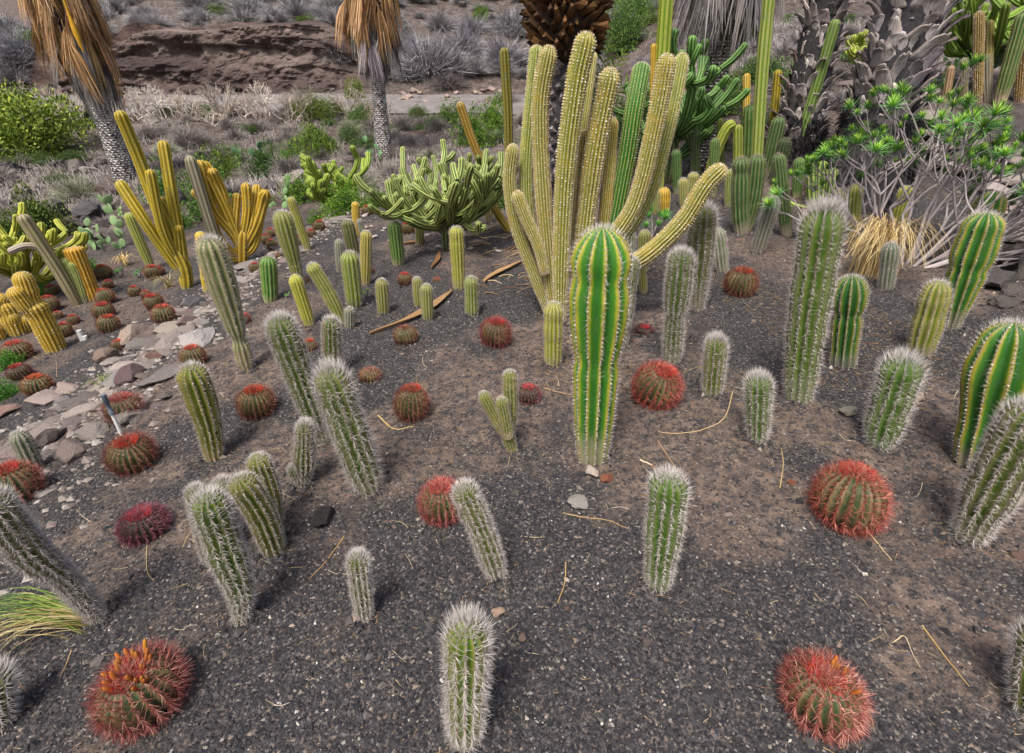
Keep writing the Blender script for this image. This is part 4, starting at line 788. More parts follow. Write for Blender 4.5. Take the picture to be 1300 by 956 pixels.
def scale_mesh(name, mat, w, l, thick, out, seed=0, notch=False):
    """a cut leaf base: broad at the trunk, tapering outward and up (x = outward)"""
    sh = [(-.05, w, 0), (out * .5, w * .72, l * .45), (out, w * .38, l)]; v = []
    for x, hw, z in sh: v += [(x, -hw, z), (x + thick * 1.1, 0, z - thick * .5), (x, hw, z), (x - thick * .3, 0, z + thick)]
    f = []
    for i in range(2):
        for j in range(4): f.append([i * 4 + j, i * 4 + (j + 1) % 4, (i + 1) * 4 + (j + 1) % 4, (i + 1) * 4 + j])
    f.append([8, 9, 10, 11]); mb = MB(); r = np.random.default_rng(seed); mb.add(v, f, (.5, .5, .5)); return mb.mesh(name, mat, False)
def trunk_part(root, pts, radii, mat, bumps=0, tint=(1, 1, 1), seed=1):
    org = np.array(root.location); g = np.random.default_rng(seed); P = catmull(np.asarray(pts, float), 26); R = np.interp(np.linspace(0, 1, 26), np.linspace(0, 1, len(radii)), radii) * (1 + g.uniform(-.04, .04, 26))
    mb = MB(); tube(mb, P - org, R, 18, (.5, .5, .5)); return link('trunk', mb.mesh('trunk', mat), root, color=tint), P, R
def scar_plates(tr, root, P, R, size, mat, seed, lo=0, hi=1, step=.055):
    """small worn leaf scars all over a trunk, joined"""
    g = np.random.default_rng(seed); org = np.array(root.location); L = np.r_[0, np.cumsum(np.linalg.norm(np.diff(P, axis=0), axis=1))]; mb = MB(); k = 0; a = L[-1] * lo
    T, N, B = frames(P)
    while a < L[-1] * hi:
        p = np.array([np.interp(a, L, P[:, q]) for q in range(3)]); r = np.interp(a, L, R); m = int(2 * np.pi * r / (size * 1.9)); i = min(int(np.searchsorted(L, a)), len(P) - 1)
        for q in range(m):
            th = (q + .5 * (k % 2)) / m * 6.283 + g.uniform(-.08, .08); D = math.cos(th) * N[i] + math.sin(th) * B[i]; Sd = np.cross(T[i], D); c = g.beta(2.6, 1.3)
            s = size * g.uniform(.75, 1.15); v = [p + D * (r - .01) - Sd * s, p + D * (r + .012) - T[i] * s * .75, p + D * (r - .01) + Sd * s, p + D * (r + .035) + T[i] * s * .8]
            mb.add(np.array(v) - org, [[0, 1, 2], [0, 2, 3]], (c, c, c))
        a += step; k += 1
    link('leaf_scars', mb.mesh('leaf_scars', mat, False), tr, kind='stuff')
WS = mat_rand('white_leaf_scar', [(0, (.05, .05, .055)), (.28, (.28, .27, .27)), (.55, (.60, .58, .57)), (1, (.78, .76, .74))], .9, None, 25, .4)
def fan_palm(u, v, wpx, vg, vb, label, seed, lean=0.0, yellow=False, grey=False, rs=1.0, vtop=-90):
    B = px(u, v); k = depth(B) / FPX; r = wpx * k / 2; root = thing('palm_tree', label, 'palm tree', B); g = random.Random(seed)
    nad = lambda vv: at_plane(u, vv, B)[2]
    zg, zb, zt = nad(vg), nad(vb), nad(vtop) + .5
    top = B + [lean, 0, zt - B[2]]
    tr, P, R = trunk_part(root, [seat(B, .2), B + (top - B) * .5, top], [r * 1.35, r * 1.02, r, r, r], M['palmdark'])
    scar_plates(tr, root, P, R, r * .30, WS, seed, 0, min(1, (zg + .8 - B[2]) / (zt - B[2])), r * .27)
    n = 0
    def ring(z0, z1, num, meshes, sc_, sz):
        for q in range(num):
            z = z0 + (z1 - z0) * (q + g.random()) / num; az = q * 2.399 + g.uniform(-.3, .3); f = (z - B[2]) / (zt - B[2]); s = sc_ * g.uniform(.85, 1.15); t_ = g.uniform(.75, 1.25)
            link('dead_frond', g.choice(meshes), root, (lean * f + r * .8 * math.cos(az), r * .8 * math.sin(az), z - B[2]), (g.uniform(-.25, .25), g.uniform(-.28, .22), az), (s * g.uniform(.75, 1.25), s, sz * g.uniform(.85, 1.15)), (t_, t_ * g.uniform(.92, 1.02), t_ * g.uniform(.85, 1.05)))
    h = zt - zg
    ring(zg + 1.25, zg + 2.2, 34, FRONDG, 1.2 * rs * k * 24, 1.25)
    if not grey: ring(zb + 1.25, zt - .1, 80, FROND, 1.2 * rs * k * 24, 1.3)
    else: ring(zg + 1.6, zt, 60, FRONDG, 1.9 * rs * k * 24, 1.4)
    if yellow:
        mb = MB(); p = np.array([r * .6, -r * 3.2, 0.0]); z0 = at_plane(88, -10, B)[2] - B[2]; z1 = at_plane(90, 68, B)[2] - B[2]
        off = at_plane(88, 20, B, -1.0) - B
        Q = catmull([[off[0], off[1], z0 + .3], [off[0], off[1], z0 * .6 + z1 * .4], [off[0] + .05, off[1], z1]], 10); tube(mb, Q, np.interp(np.linspace(0, 1, 10), [0, .5, .62, .8, 1], [.02, .022, .055, .065, .012]), 8, (.8, .8, .8))
        ym = mat_rand('yellow_stalk', [(0, (.40, .18, .012)), (1, (.62, .34, .02))], .5); link('flower_stalk', mb.mesh('flower_stalk', ym), root)
    return root
fan_palm(162, 229, 20, 142, 112, 'fan palm with a brown thatch skirt and a hanging yellow stalk', 3, -.25, True)
fan_palm(488, 197, 16, 106, 72, 'fan palm with a narrow tan skirt and white scarred trunk', 8, .1)
fan_palm(890, 215, 26, 62, 20, 'fan palm whose skirt has weathered wholly grey', 14, 0, grey=True, rs=1.25)
def boot_mesh(name, mat, w, l, out, seed):
    g = np.random.default_rng(seed); rows, cols = 6, 5; s = np.linspace(0, 1, rows); c = np.linspace(-1, 1, cols); Sg, Cg = np.meshgrid(s, c, indexing='ij')
    hw = w * (1 - .5 * Sg ** 1.3); y = Cg * hw; z = Sg * l + .02 * (1 - Cg ** 2) - (Sg > .95) * g.uniform(0, .35, (rows, cols)) * l * .5; x = out * Sg ** 1.8 + .028 * (1 - Cg ** 2) * (1 - .3 * Sg) + g.normal(0, .004, (rows, cols)) - .02
    F_ = np.stack([x, y, z], -1).reshape(-1, 3); Bk = F_ - np.array([.022, 0, -.008]); n = rows * cols; f = []
    for i in range(rows - 1):
        for j in range(cols - 1):
            a = i * cols + j; f += [[a, a + 1, a + cols + 1, a + cols], [n + a + 1, n + a, n + a + cols, n + a + cols + 1]]
    ring = [j for j in range(cols)] + [i * cols + cols - 1 for i in range(1, rows)] + [(rows - 1) * cols + j for j in range(cols - 2, -1, -1)] + [i * cols for i in range(rows - 2, 0, -1)]
    for q in range(len(ring)): a, b = ring[q], ring[(q + 1) % len(ring)]; f.append([b, a, n + a, n + b])
    col = np.r_[.62 + .2 * Sg.reshape(-1) + g.normal(0, .08, n), np.full(n, .12)]; mb = MB(); mb.add(np.vstack([F_, Bk]), f, np.stack([col] * 3, -1)); return mb.mesh(name, mat)
SCALE = [boot_mesh('leaf_base_%d' % q, M['boot'], [.10, .085, .115, .09, .075][q], [.24, .30, .20, .26, .34][q], [.07, .11, .05, .14, .16][q], q) for q in range(5)]
OLD = [scale_mesh('leaf_base_%d' % q, M['palmscale'], [.10, .085, .12, .07][q], [.24, .34, .20, .42][q], [.035, .03, .045, .025][q], [.12, .16, .10, .22][q], q) for q in range(4)]
STUB = [scale_mesh('stub_%d' % q, M['pineapple'], .07, .10, .045, .16, q) for q in range(2)]
STUB2 = [scale_mesh('scar_%d' % q, M['palmscale'], .085, .12, .05, .07, q) for q in range(2)]
def leaf_bases(root, P, R, z0, z1, num, meshes, s0, s1, seed, tints, name='leaf_base'):
    g = random.Random(seed); org = np.array(root.location)
    for q in range(num):
        f = (q + .5) / num; z = z0 + (z1 - z0) * f; r = np.interp(z, P[:, 2], R); x = np.interp(z, P[:, 2], P[:, 0]); y = np.interp(z, P[:, 2], P[:, 1]); az = q * 2.39996
        s = (s0 + (s1 - s0) * f) * g.uniform(.85, 1.15); t = g.uniform(*tints)
        link(name, g.choice(meshes), root, (x - org[0] + r * .95 * math.cos(az), y - org[1] + r * .95 * math.sin(az), z - org[2]), (g.uniform(-.35, .35), g.uniform(-.35, .4), az + g.uniform(-.35, .35)), (s * g.uniform(.8, 1.2), s * g.uniform(.75, 1.25), s * g.uniform(.75, 1.25)), (t, t * g.uniform(.94, 1.0), t * g.uniform(.9, 1.02)))
M['fibre'] = mat_rand('root_fibre', [(0, (.012, .012, .014)), (.5, (.045, .043, .047)), (1, (.16, .145, .14))], .95)
def date_palm(u, v, label, rads, vtop, seed, dark_to, bases, size, mat='fibre', tints=(.55, 1.75)):
    B = px(u, v); k = depth(B) / FPX; root = thing('palm_tree', label, 'palm tree', B); zt = at_plane(u, vtop, B)[2]
    tr, P, R = trunk_part(root, [seat(B, .2), B + [0, 0, (zt - B[2]) * .5], B + [0, 0, zt - B[2]]], [w * k / 2 for w in rads], M[mat], seed=seed)
    zd = at_plane(u, dark_to, B)[2]; leaf_bases(root, P, R, zd, zt, bases, SCALE, size, size * 1.15, seed, tints)
    g = np.random.default_rng(seed); n = 2600; th = g.uniform(0, 6.283, n); z = B[2] - .05 + (zd - B[2] + .5) * g.uniform(0, 1, n) ** .8; rr = np.interp(z, P[:, 2], R); mb = MB(); cc = np.clip(g.normal(.35, .25, n), 0, 1)
    spikes(mb, np.stack([rr * np.cos(th), rr * np.sin(th), z - B[2]], -1), np.stack([np.cos(th) * .5, np.sin(th) * .5, np.full(n, -.9)], -1) + g.normal(0, .4, (n, 3)), g.uniform(.05, .2, n), .007, np.stack([cc] * 3, -1)); link('root_fibres', mb.mesh('root_fibres', M['fibre']), tr, kind='stuff')
    return root, P, R, B, k, tr
date_palm(1086, 252, 'thick palm trunk with big grey leaf bases above a dark rooted foot', [118, 104, 76, 62, 62, 66, 66], -110, 5, 165, 280, .92)
date_palm(1004, 205, 'scaly palm trunk crossed by the thin leaning green pole', [70, 56, 42, 40, 40, 40], -110, 6, 185, 240, .76, tints=(.55, 1.7))
root, P, R, B, k, tr = date_palm(708, 262, 'palm with a dark pruned pineapple shaped head and grey scarred trunk', [46, 38, 34, 34, 34, 34], 50, 7, 262, 0, .7)
leaf_bases(root, P, R, B[2] + .1, at_plane(708, 70, B)[2], 150, STUB2, .75, .8, 9, (.35, .9), 'leaf_scar')
zc = at_plane(708, 22, B)[2]; hz = 44 * k; hv, hf = ICO2
mb = MB(); mb.add(hv * [36 * k, 36 * k, hz * 1.15], hf, (.3, .3, .3)); link('pruned_head', mb.mesh('pruned_head', M['palmdark']), root, (0, 0, zc - B[2]))
zz = np.linspace(zc - hz, zc + hz * 1.1, 9); Pp = np.stack([np.full(9, B[0]), np.full(9, B[1]), zz], -1); Rr_ = 36 * k * np.sqrt(np.maximum(1 - ((zz - zc) / (hz * 1.2)) ** 2, .05))
leaf_bases(root, Pp, Rr_, zc - hz * .95, zc + hz * 1.0, 210, STUB, .8, 1.3, 12, (.25, 1.2), 'frond_stub')

# green feather fronds of a young palm beside the pineapple headed one
def feather(root, pts, w, n, tint, mat='leaf', seed=1):
    g = np.random.default_rng(seed); org = np.array(root.location); C = catmull(np.asarray(pts, float) - org, 24); T, N, Bn = frames(C); mb = MB(); tube(mb, C, np.linspace(.012, .004, 24), 4, (.9, .9, .9))
    for q in range(n):
        i = int(2 + 21 * q / n); L = w * math.sin(math.pi * (.12 + .8 * q / n)) * g.uniform(.85, 1.1); s = 1 if q % 2 else -1
        d = nrm(Bn[i] * s + T[i] * .8 + np.array([0, 0, .25]) + g.normal(0, .12, 3)); c = g.uniform(.2, .9); ribbon(mb, [C[i], C[i] + d * L * .5, C[i] + d * L + [0, 0, -.15 * L]], [.006, .012, .002], nrm(np.cross(d, N[i]) + .01), (c, c, c))
    link('frond', mb.mesh('frond', M[mat]), root, color=tint)
B = px(742, 248); root = thing('young_palm', 'young palm with green feathery fronds behind the clump columns', 'palm', B)
for q, (a, b, c, d, o) in enumerate([(745, 150, 778, 42, .1), (752, 140, 795, 62, -.1), (755, 150, 815, 92, .2), (738, 150, 720, 60, .4), (750, 160, 800, 130, .3)]):
    feather(root, [B, at_plane(a, b, B, o * .5), at_plane((a + c) / 2 + 2, (b + d) / 2 - 8, B, o), at_plane(c, d, B, o)], .34, 80, (1.1, 1.15, .7), seed=q)

# ------------------------------------------------------------------ shrubs
def twig_dome(name, seed, n, mat, up=.35, w=.007):
    g = np.random.default_rng(seed); mb = MB(); th = g.uniform(0, 6.283, n); el = np.arcsin(g.uniform(-.05, 1, n)); L = g.uniform(.7, 1.12, n)
    lob = 1 + .22 * np.sin(th * 3 + seed) + .15 * np.sin(th * 5 + el * 4); D = np.stack([np.cos(th) * np.cos(el), np.sin(th) * np.cos(el), np.sin(el) * .85], -1); S = D * g.uniform(.0, .55, n)[:, None]
    E = D * (L * lob)[:, None]; Md = (S + E) / 2 + g.normal(0, .07, (n, 3)) + [0, 0, .05]; sd = nrm(np.cross(D, g.normal(size=(n, 3)))); W = g.uniform(.6, 1.3, n)[:, None] * w
    v = np.stack([S - sd * W, S + sd * W, Md - sd * W * .8, Md + sd * W * .8, E], 1).reshape(-1, 3); b = np.arange(n)[:, None] * 5
    c = np.clip(g.normal(.5, .25, n), 0, 1); mb.add(v, np.concatenate([b + [0, 1, 3], b + [0, 3, 2], b + [2, 3, 4]]), np.repeat(np.stack([c] * 3, -1), 5, 0)); return mb.mesh(name, mat)
TWIGS = [twig_dome('twig_shrub_%d' % q, 700 + q, 1500, M['twig'], w=.008) for q in range(4)]
def crown_mesh(name, seed, n, leaf, clumps, mat):
    g = np.random.default_rng(seed); mb = MB(); cp = nrm(g.normal(size=(clumps, 3))) * g.uniform(.25, .82, (clumps, 1)); cp[:, 2] = np.abs(cp[:, 2]) * .9 + .05; cr = g.uniform(.18, .38, clumps); ci = g.integers(0, clumps, n)
    d = nrm(g.normal(size=(n, 3))); p = cp[ci] + d * (cr[ci] * g.uniform(.45, 1.05, n) ** .6)[:, None]; p[:, 2] = np.maximum(p[:, 2], .02)
    a = nrm(d + g.normal(0, .6, (n, 3)) + [0, 0, .4]); b = nrm(np.cross(a, g.normal(size=(n, 3)))); L = leaf * g.uniform(.6, 1.4, n)[:, None]
    v = np.stack([p - a * 0, p + a * L * .5 + b * L * .28, p + a * L, p + a * L * .5 - b * L * .28], 1).reshape(-1, 3); f = np.arange(n)[:, None] * 4 + [0, 1, 2, 3]
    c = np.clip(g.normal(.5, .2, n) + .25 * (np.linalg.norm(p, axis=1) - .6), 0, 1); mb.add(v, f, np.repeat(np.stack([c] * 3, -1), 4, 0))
    me = mb.mesh(name, mat); br = MB()
    for q in range(clumps):
        tube(br, catmull([[0, 0, -.08], cp[q] * [.3, .3, .6] + g.normal(0, .04, 3), cp[q]], 6), np.linspace(.028, .008, 6), 4, (.4, .4, .4))
    return me, br.mesh(name + '_branches', M['bark'])
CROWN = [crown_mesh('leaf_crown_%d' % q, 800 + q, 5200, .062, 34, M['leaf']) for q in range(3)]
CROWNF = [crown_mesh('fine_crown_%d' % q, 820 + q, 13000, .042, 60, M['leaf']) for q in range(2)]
def bare_mesh(name, seed, mat, n0=6):
    g = np.random.default_rng(seed); mb = MB()
    def br(p, d, L, r, lv):
        q = p + nrm(d) * L; m = (p + q) / 2 + g.normal(0, L * .08, 3); c = g.uniform(.4, 1); tube(mb, [p, m, q], [r, r * .85, r * .65], 3, (c, c, c), False)
        if lv < 4:
            for _ in range(g.integers(2, 4)): br(q, nrm(d) + g.normal(0, .5, 3) + [0, 0, .12], L * g.uniform(.6, .85), r * .62, lv + 1)
    for _ in range(n0): br(np.array([g.normal(0, .06), g.normal(0, .06), -.05]), np.array([g.normal(0, .6), g.normal(0, .6), 1]), .32, .032, 0)
    return mb.mesh(name, mat)
sr0 = random.Random(99)
BARE = [bare_mesh('bare_shrub_%d' % q, 900 + q, M['twig'], 5) for q in range(3)]
def shrub(u, v, w, label, kind='twig', group=None, hr=.8, tint=(1, 1, 1), seed=0, name=None, w2=None):
    g = random.Random(int(u * 3 + v * 7 + seed)); B = px(u, v); s = w / 2 * depth(B) / FPX; rz = g.uniform(0, 6.28)
    if kind == 'twig': return tag(link(name or 'dry_shrub', g.choice(TWIGS), None, seat(B, s * .1), (0, 0, rz), (s, s, s * hr * 1.1), tint), label, 'shrub', group)
    if kind == 'bare': return tag(link(name or 'bare_shrub', g.choice(BARE), None, seat(B, .02), (0, 0, rz), (s, s, s * hr), tint), label, 'shrub', group)
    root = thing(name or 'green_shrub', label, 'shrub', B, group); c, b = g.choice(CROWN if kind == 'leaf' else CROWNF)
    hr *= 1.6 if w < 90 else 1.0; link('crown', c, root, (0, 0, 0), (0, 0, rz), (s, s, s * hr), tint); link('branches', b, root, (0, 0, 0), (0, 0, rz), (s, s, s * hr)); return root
shrub(48, 196, 185, 'bright green feathery bush on the bare slope', 'fine', hr=1.05, tint=(2.1, 1.8, 1.1), name='green_bush')
shrub(-8, 150, 90, 'pale green bush beside the bright feathery bush', 'fine', hr=.9, tint=(1.5, 1.4, .9), name='green_bush')
shrub(60, 300, 80, 'soft green shrub behind the lime candelabra cactus', 'leaf', hr=1.1, tint=(1.2, 1.1, .9))
shrub(20, 305, 55, 'low green shrub at the left of the soft green shrub', 'leaf', hr=.9, tint=(1.1, 1.1, .9))
for k, (u, v, w, h, t) in enumerate([(215, 255, 60, .9, (1, 1.3, .9)), (262, 240, 60, 1.0, (1.1, 1.3, .8)), (290, 225, 55, 1, (1.3, 1.3, .8)), (270, 275, 70, .8, (.9, 1.2, .8)), (228, 290, 45, .8, (.9, 1.2, .8)), (340, 225, 60, 1.0, (.8, 1, 1)), (400, 200, 55, 1.1, (1.5, 1.5, .8)), (370, 215, 50, .9, (1.3, 1.5, .8)), (385, 255, 60, .8, (1.3, 1.5, .7)), (415, 195, 40, .9, (1.2, 1.3, .8))]):
    shrub(u, v, w, 'leafy green shrub growing behind the golden candelabra cactus', 'leaf', 'leafy shrubs behind the golden candelabra', h, t, k)
for k, (u, v, w, h, t) in enumerate([(440, 270, 70, .8, (1.2, 1.5, .6)), (480, 262, 50, .7, (1.2, 1.4, .6)), (405, 285, 40, .6, (1.1, 1.4, .7)), (600, 185, 60, 1.1, (1.2, 1.4, .7)), (625, 165, 50, 1.2, (1.3, 1.5, .7)), (572, 160, 45, 1, (1.1, 1.2, .8)), (640, 260, 60, .9, (.7, .9, .7))]):
    shrub(u, v, w, 'bright leafy shrub growing round the candelabra cacti', 'leaf', 'bright shrubs round the candelabra cacti', h, t, k)
for k, (u, v, w, h, t) in enumerate([(795, 190, 60, 1.2, (.6, .85, .8)), (770, 215, 50, 1.0, (.7, .9, .8)), (865, 175, 60, 1.1, (.55, .75, .7)), (905, 190, 50, 1.0, (.7, .85, .8)), (985, 165, 50, 1.0, (.8, .95, .9)), (830, 150, 60, 1.1, (.7, .9, .9)), (925, 130, 50, 1, (.9, 1, 1)), (1120, 120, 46, 1, (.9, 1.1, .8)), (1000, 120, 44, 1, (.9, 1, 1)), (1170, 125, 46, 1.0, (.8, 1.1, .7))]):
    shrub(u, v, w, 'dull green shrub filling the ground between the back cacti and palms', 'leaf', 'dull shrubs between the back cacti and palms', h, t, k)
for k, (u, v, w, h, t) in enumerate([(400, 150, 50, .9, (1.5, 1.3, 1)), (425, 150, 45, .8, (1.3, 1.2, 1.1)), (455, 160, 40, .9, (1, 1.1, 1)), (380, 145, 30, 1, (1.5, 1.3, .9)), (450, 125, 30, 1.2, (1.7, 1.5, .9)), (445, 180, 40, .7, (.9, 1, 1.2)), (465, 145, 30, .8, (1.2, 1.1, 1.1)), (550, 165, 36, .7, (.9, 1, 1.2)), (530, 150, 34, .7, (1.1, 1, 1.1))]):
    shrub(u, v, w, 'low green grey shrub on the slope between track and garden', 'fine', 'low shrubs on the slope under the track', h, t, k)
for k, (u, v, w, h, t) in enumerate([(378, 72, 36, .8, (1.6, 1.6, .8)), (385, 48, 26, .8, (1.9, 1.8, .8)), (610, 28, 26, 1.1, (1.3, 1.4, 1)), (790, 65, 80, 1.0, (.9, 1.05, .9)), (805, 30, 60, 1.1, (1, 1.2, 1)), (770, 20, 50, 1.0, (1.2, 1.3, 1.1)), (740, 130, 40, 1, (1, 1.1, .8))]):
    shrub(u, v, w, 'green shrub on the far hillside among the grey ones', 'fine', 'green shrubs on the far hillside', h, t, k)
SHL = ['broad grey leafless shrub right beside the tan skirted fan palm', 'grey shrub above the broad one by the tan skirted palm', 'silvery shrub behind the orange and green striped pole', 'dark grey shrub tucked behind the tan palm skirt', 'grey shrub at the right end of the layered cliff', 'grey shrub on top of the cliff end by the tan skirted palm', 'small grey shrub hugging the left of the tan palm skirt', 'pale shrub high on the hillside above the broad grey one', 'shrub left of the dark pineapple shaped palm head', 'loose grey shrub high on the hillside right of the tan skirted palm', 'thin shrub high behind the tan palm skirt', 'grey shrub between the brown palm skirt and the bright feathery bush', 'grey shrub high on the slope above the bright feathery bush', 'small shrub behind the brown thatch skirt of the fan palm', 'dark brown shrub at the foot of the broad grey one', 'brownish shrub on the bank behind the orange pole']
for k, (u, v, w, h, t) in enumerate([(545, 92, 110, 1.0, (.95, .95, 1.05)), (588, 70, 90, .9, (.9, .9, 1)), (640, 84, 80, 1.05, (1.0, 1.0, 1.1)), (520, 100, 60, .9, (.85, .88, .9)), (430, 78, 70, .8, (.85, .9, .9)), (400, 62, 60, .8, (.9, .9, .95)), (455, 62, 50, .8, (.8, .85, .85)), (600, 40, 60, .8, (1, 1, 1.1)), (650, 40, 70, .9, (.9, .95, 1)), (560, 35, 60, .8, (.95, .95, 1)), (500, 40, 50, .8, (.8, .8, .8)), (35, 70, 80, .8, (.85, .9, 1)), (10, 40, 60, .8, (.9, .95, 1)), (70, 30, 50, .7, (.9, .95, .95)), (570, 110, 60, .7, (.55, .5, .5)), (640, 130, 50, .7, (.8, .75, .75))]):
    shrub(u, v, w, SHL[k], 'twig', 'large grey shrubs on the far hillside', h, t, k)
for k, (u, v, w, h) in enumerate([(178, 148, 76, 1.1), (208, 150, 84, 1.15), (238, 150, 70, 1.0), (285, 148, 80, 1.1), (312, 150, 70, 1.0), (340, 147, 84, 1.15), (368, 142, 56, 1.0), (196, 165, 56, .9), (270, 160, 50, .9), (160, 158, 50, .9)]):
    shrub(u, v, w, 'bare pale branched shrub along the edge of the track', 'bare', 'bare shrubs along the track', h, (1.7, 1.6, 1.45), k)
for k in range(16):
    x = -21 + 16 * k / 15 + sr0.uniform(-.6, .6); y = 23.4 + sr0.uniform(-.5, .4); s = sr0.uniform(.9, 1.5)
    tag(link('bare_shrub', BARE[k % 3], None, (x, y, Hs(x, y) - .03), (0, 0, sr0.uniform(0, 6.28)), (s, s, s * sr0.uniform(.9, 1.3)), (1.15, 1.02, .9)), 'bare brown twiggy shrub on the lower edge of the track', 'shrub', 'brown twiggy shrubs on the lower edge of the track')
for k, (u, v, w) in enumerate([(115, 262, 44), (122, 240, 40), (135, 285, 40), (150, 300, 36), (240, 180, 44), (330, 165, 50), (300, 175, 40), (500, 175, 40), (520, 185, 46), (455, 200, 34), (90, 215, 34), (560, 195, 40), (350, 185, 44), (370, 170, 40)]):
    shrub(u, v, w, 'small dry grey shrub on the near side of the track', 'twig', 'small dry shrubs under the track', .75, (.95, .9, .88), k)
br_ = np.random.default_rng(78)
for k in range(225):
    y = 13.2 + 11.3 * br_.uniform() ** .8; x = (br_.uniform(-1.0, .12) if k < 180 else br_.uniform(-1.6, -1.0)) * y; s = br_.uniform(.22, .75); c_ = br_.uniform(); t = br_.uniform(.7, 1.15)
    if c_ < .62: tag(link('dry_shrub', TWIGS[k % 4], None, (x, y, Hs(x, y) - .04), (0, 0, br_.uniform(0, 6.28)), (s, s, s * br_.uniform(.6, 1.1)), (t, t * .95, t * .9)), 'small dry brownish tuft on the slope below the track', 'shrub', 'dry tufts below the track')
    elif c_ < .82: tag(link('dry_shrub', TWIGS[k % 4], None, (x, y, Hs(x, y) - .04), (0, 0, br_.uniform(0, 6.28)), (s, s, s * br_.uniform(.6, 1.1)), (t * .95, t * 1.05, t * .75)), 'small olive tinged tuft on the slope below the track', 'shrub', 'olive tufts below the track')
    else: tag(link('low_bush', CROWNF[k % 2][0], None, (x, y, Hs(x, y) - .04), (0, 0, br_.uniform(0, 6.28)), (s, s, s * .8), (t, t * 1.05, t * 1.1)), 'small grey green bush on the slope below the track', 'bush', 'small bushes below the track')
for k in range(85):
    y = 9.8 + 16 * br_.uniform() ** 1.1; x = br_.uniform(.16, .66) * y; s = br_.uniform(.2, .7); c_ = br_.uniform(); t = br_.uniform(.75, 1.2); z = Hs(x, y) - .04; rz = br_.uniform(0, 6.28)
    if c_ < .6: tag(link('dry_shrub', TWIGS[k % 4], None, (x, y, z), (0, 0, rz), (s, s, s * br_.uniform(.6, 1.1)), (t, t * .97, t)), 'grey dry shrub on the bank behind the palm trunks', 'shrub', 'dry shrubs behind the palms')
    elif c_ < .85: tag(link('low_bush', CROWNF[k % 2][0], None, (x, y, z), (0, 0, rz), (s, s, s * .9), (t, t * 1.1, t * 1.15)), 'grey green bush on the bank behind the palm trunks', 'bush', 'bushes behind the palms')
    else: tag(link('boulder', ROCKS[k % 6], None, (x, y, z + .1 * s), (0, 0, rz), (s * .6, s * .6, s * .5), (.8, .76, .76)), 'grey boulder on the bank behind the palm trunks', 'boulder', 'boulders behind the palms')
hr_ = np.random.default_rng(77); cnt = 0; tries = 0
while cnt < 330 and tries < 4000:
    tries += 1
    y = 30.0 + 24 * hr_.uniform() ** 1.2; x = hr_.uniform(-.98, .55) * y
    if -25 < x < -6 and y < 31.6: continue
    s = hr_.uniform(.45, 1.7); cnt += 1; t = hr_.uniform(.75, 1.2); gr = hr_.uniform() < .16
    o = link('hillside_shrub', TWIGS[cnt % 4] if not gr else CROWNF[cnt % 2][0], None, (x, y, Hs(x, y) - .05), (0, 0, hr_.uniform(0, 6.28)), (s, s, s * hr_.uniform(.55, .95)), (t * .95, t * .97, t * 1.02) if not gr else (1.2, 1.15, 1.1))
    tag(o, 'low shrub dotting the upper hillside beyond the track' if not gr else 'low greenish shrub dotting the upper hillside beyond the track', 'shrub', 'shrubs over the upper hillside' if not gr else 'greenish shrubs over the upper hillside')

# dense dry undergrowth of the far hillside and bank, nobody could count it
n = 66000; Y = 13 + 50 * rng.uniform(0, 1, n) ** 1.5; X = np.where(rng.uniform(0, 1, n) < .88, rng.uniform(-1.05, .8, n), rng.uniform(-1.7, 1.4, n)) * Y; m_ = (np.abs(Y - 26.3) > 2.4) & ~((X > -25) & (X < -6) & (Y > 28.4) & (Y < 31.5)) & (fbm(X * .5, Y * .5, 91, 3) > -.06); X, Y = X[m_], Y[m_]; n = len(X); Z = H(X, Y)
mb = MB(); ln = rng.uniform(.10, .38, n); cc = np.clip(rng.normal(.5, .25, n), 0, 1); spikes(mb, np.stack([X, Y, Z - .02], -1), rng.normal(0, .55, (n, 3)) + [0, 0, .8], ln, .010, np.stack([cc] * 3, -1))
o = link('dry_scrub', mb.mesh('dry_scrub', M['twig']), kind='stuff', color=(1, .97, .95)); o['label'] = 'thin dry scrub stalks covering the far hillside'; o['category'] = 'scrub'

# ------------------------------------------------------------------ rosette shrub at the right
B = px(1150, 335); root = thing('rosette_shrub', 'spreading grey stemmed shrub with bright green leaf rosettes', 'shrub', B)
g = np.random.default_rng(17); mb = MB(); tips = []; RV = np.array([1., 0, 0]); FV = nrm(np.array([B[0], B[1], 0])); RT = np.array([FV[1], -FV[0], 0])
def kbranch(p, d, L, r, lv):
    d = nrm(d); q = p + d * L; m = (p + q) / 2 - [0, 0, L * .07] + g.normal(0, L * .05, 3); c = g.uniform(.55, 1) if lv < 3 else g.uniform(.3, .6); e = catmull([p, m, q], 6); tube(mb, e, np.linspace(r, r * .74, 6), 6, (c, c, c), False)
    if lv >= 3: tips.append((q, nrm(q - m))); return
    for s in range(2 if g.uniform() < .6 else 3):
        nd = d * .8 + g.normal(0, .48, 3) * [1, 1, .55] + [0, 0, .34]; kbranch(q, nd, L * g.uniform(.62, .92), r * .72, lv + 1)
org = B
for q in range(24):
    a = (q + .5) / 24; lat = -1.0 + 2.75 * a + g.uniform(-.12, .12); fw = g.uniform(-.25, .75); el = .95 - .45 * abs(lat) + g.uniform(-.1, .25)
    p0 = np.array([0, 0, -.04]) + RT * (lat * .12) + FV * g.uniform(-.05, .15); kbranch(p0, RT * lat + FV * fw + np.array([0, 0, el]), g.uniform(.40, .66), .017, 0)
link('branches', mb.mesh('branches', M['bark']), root, color=(1.25, 1.2, 1.25))
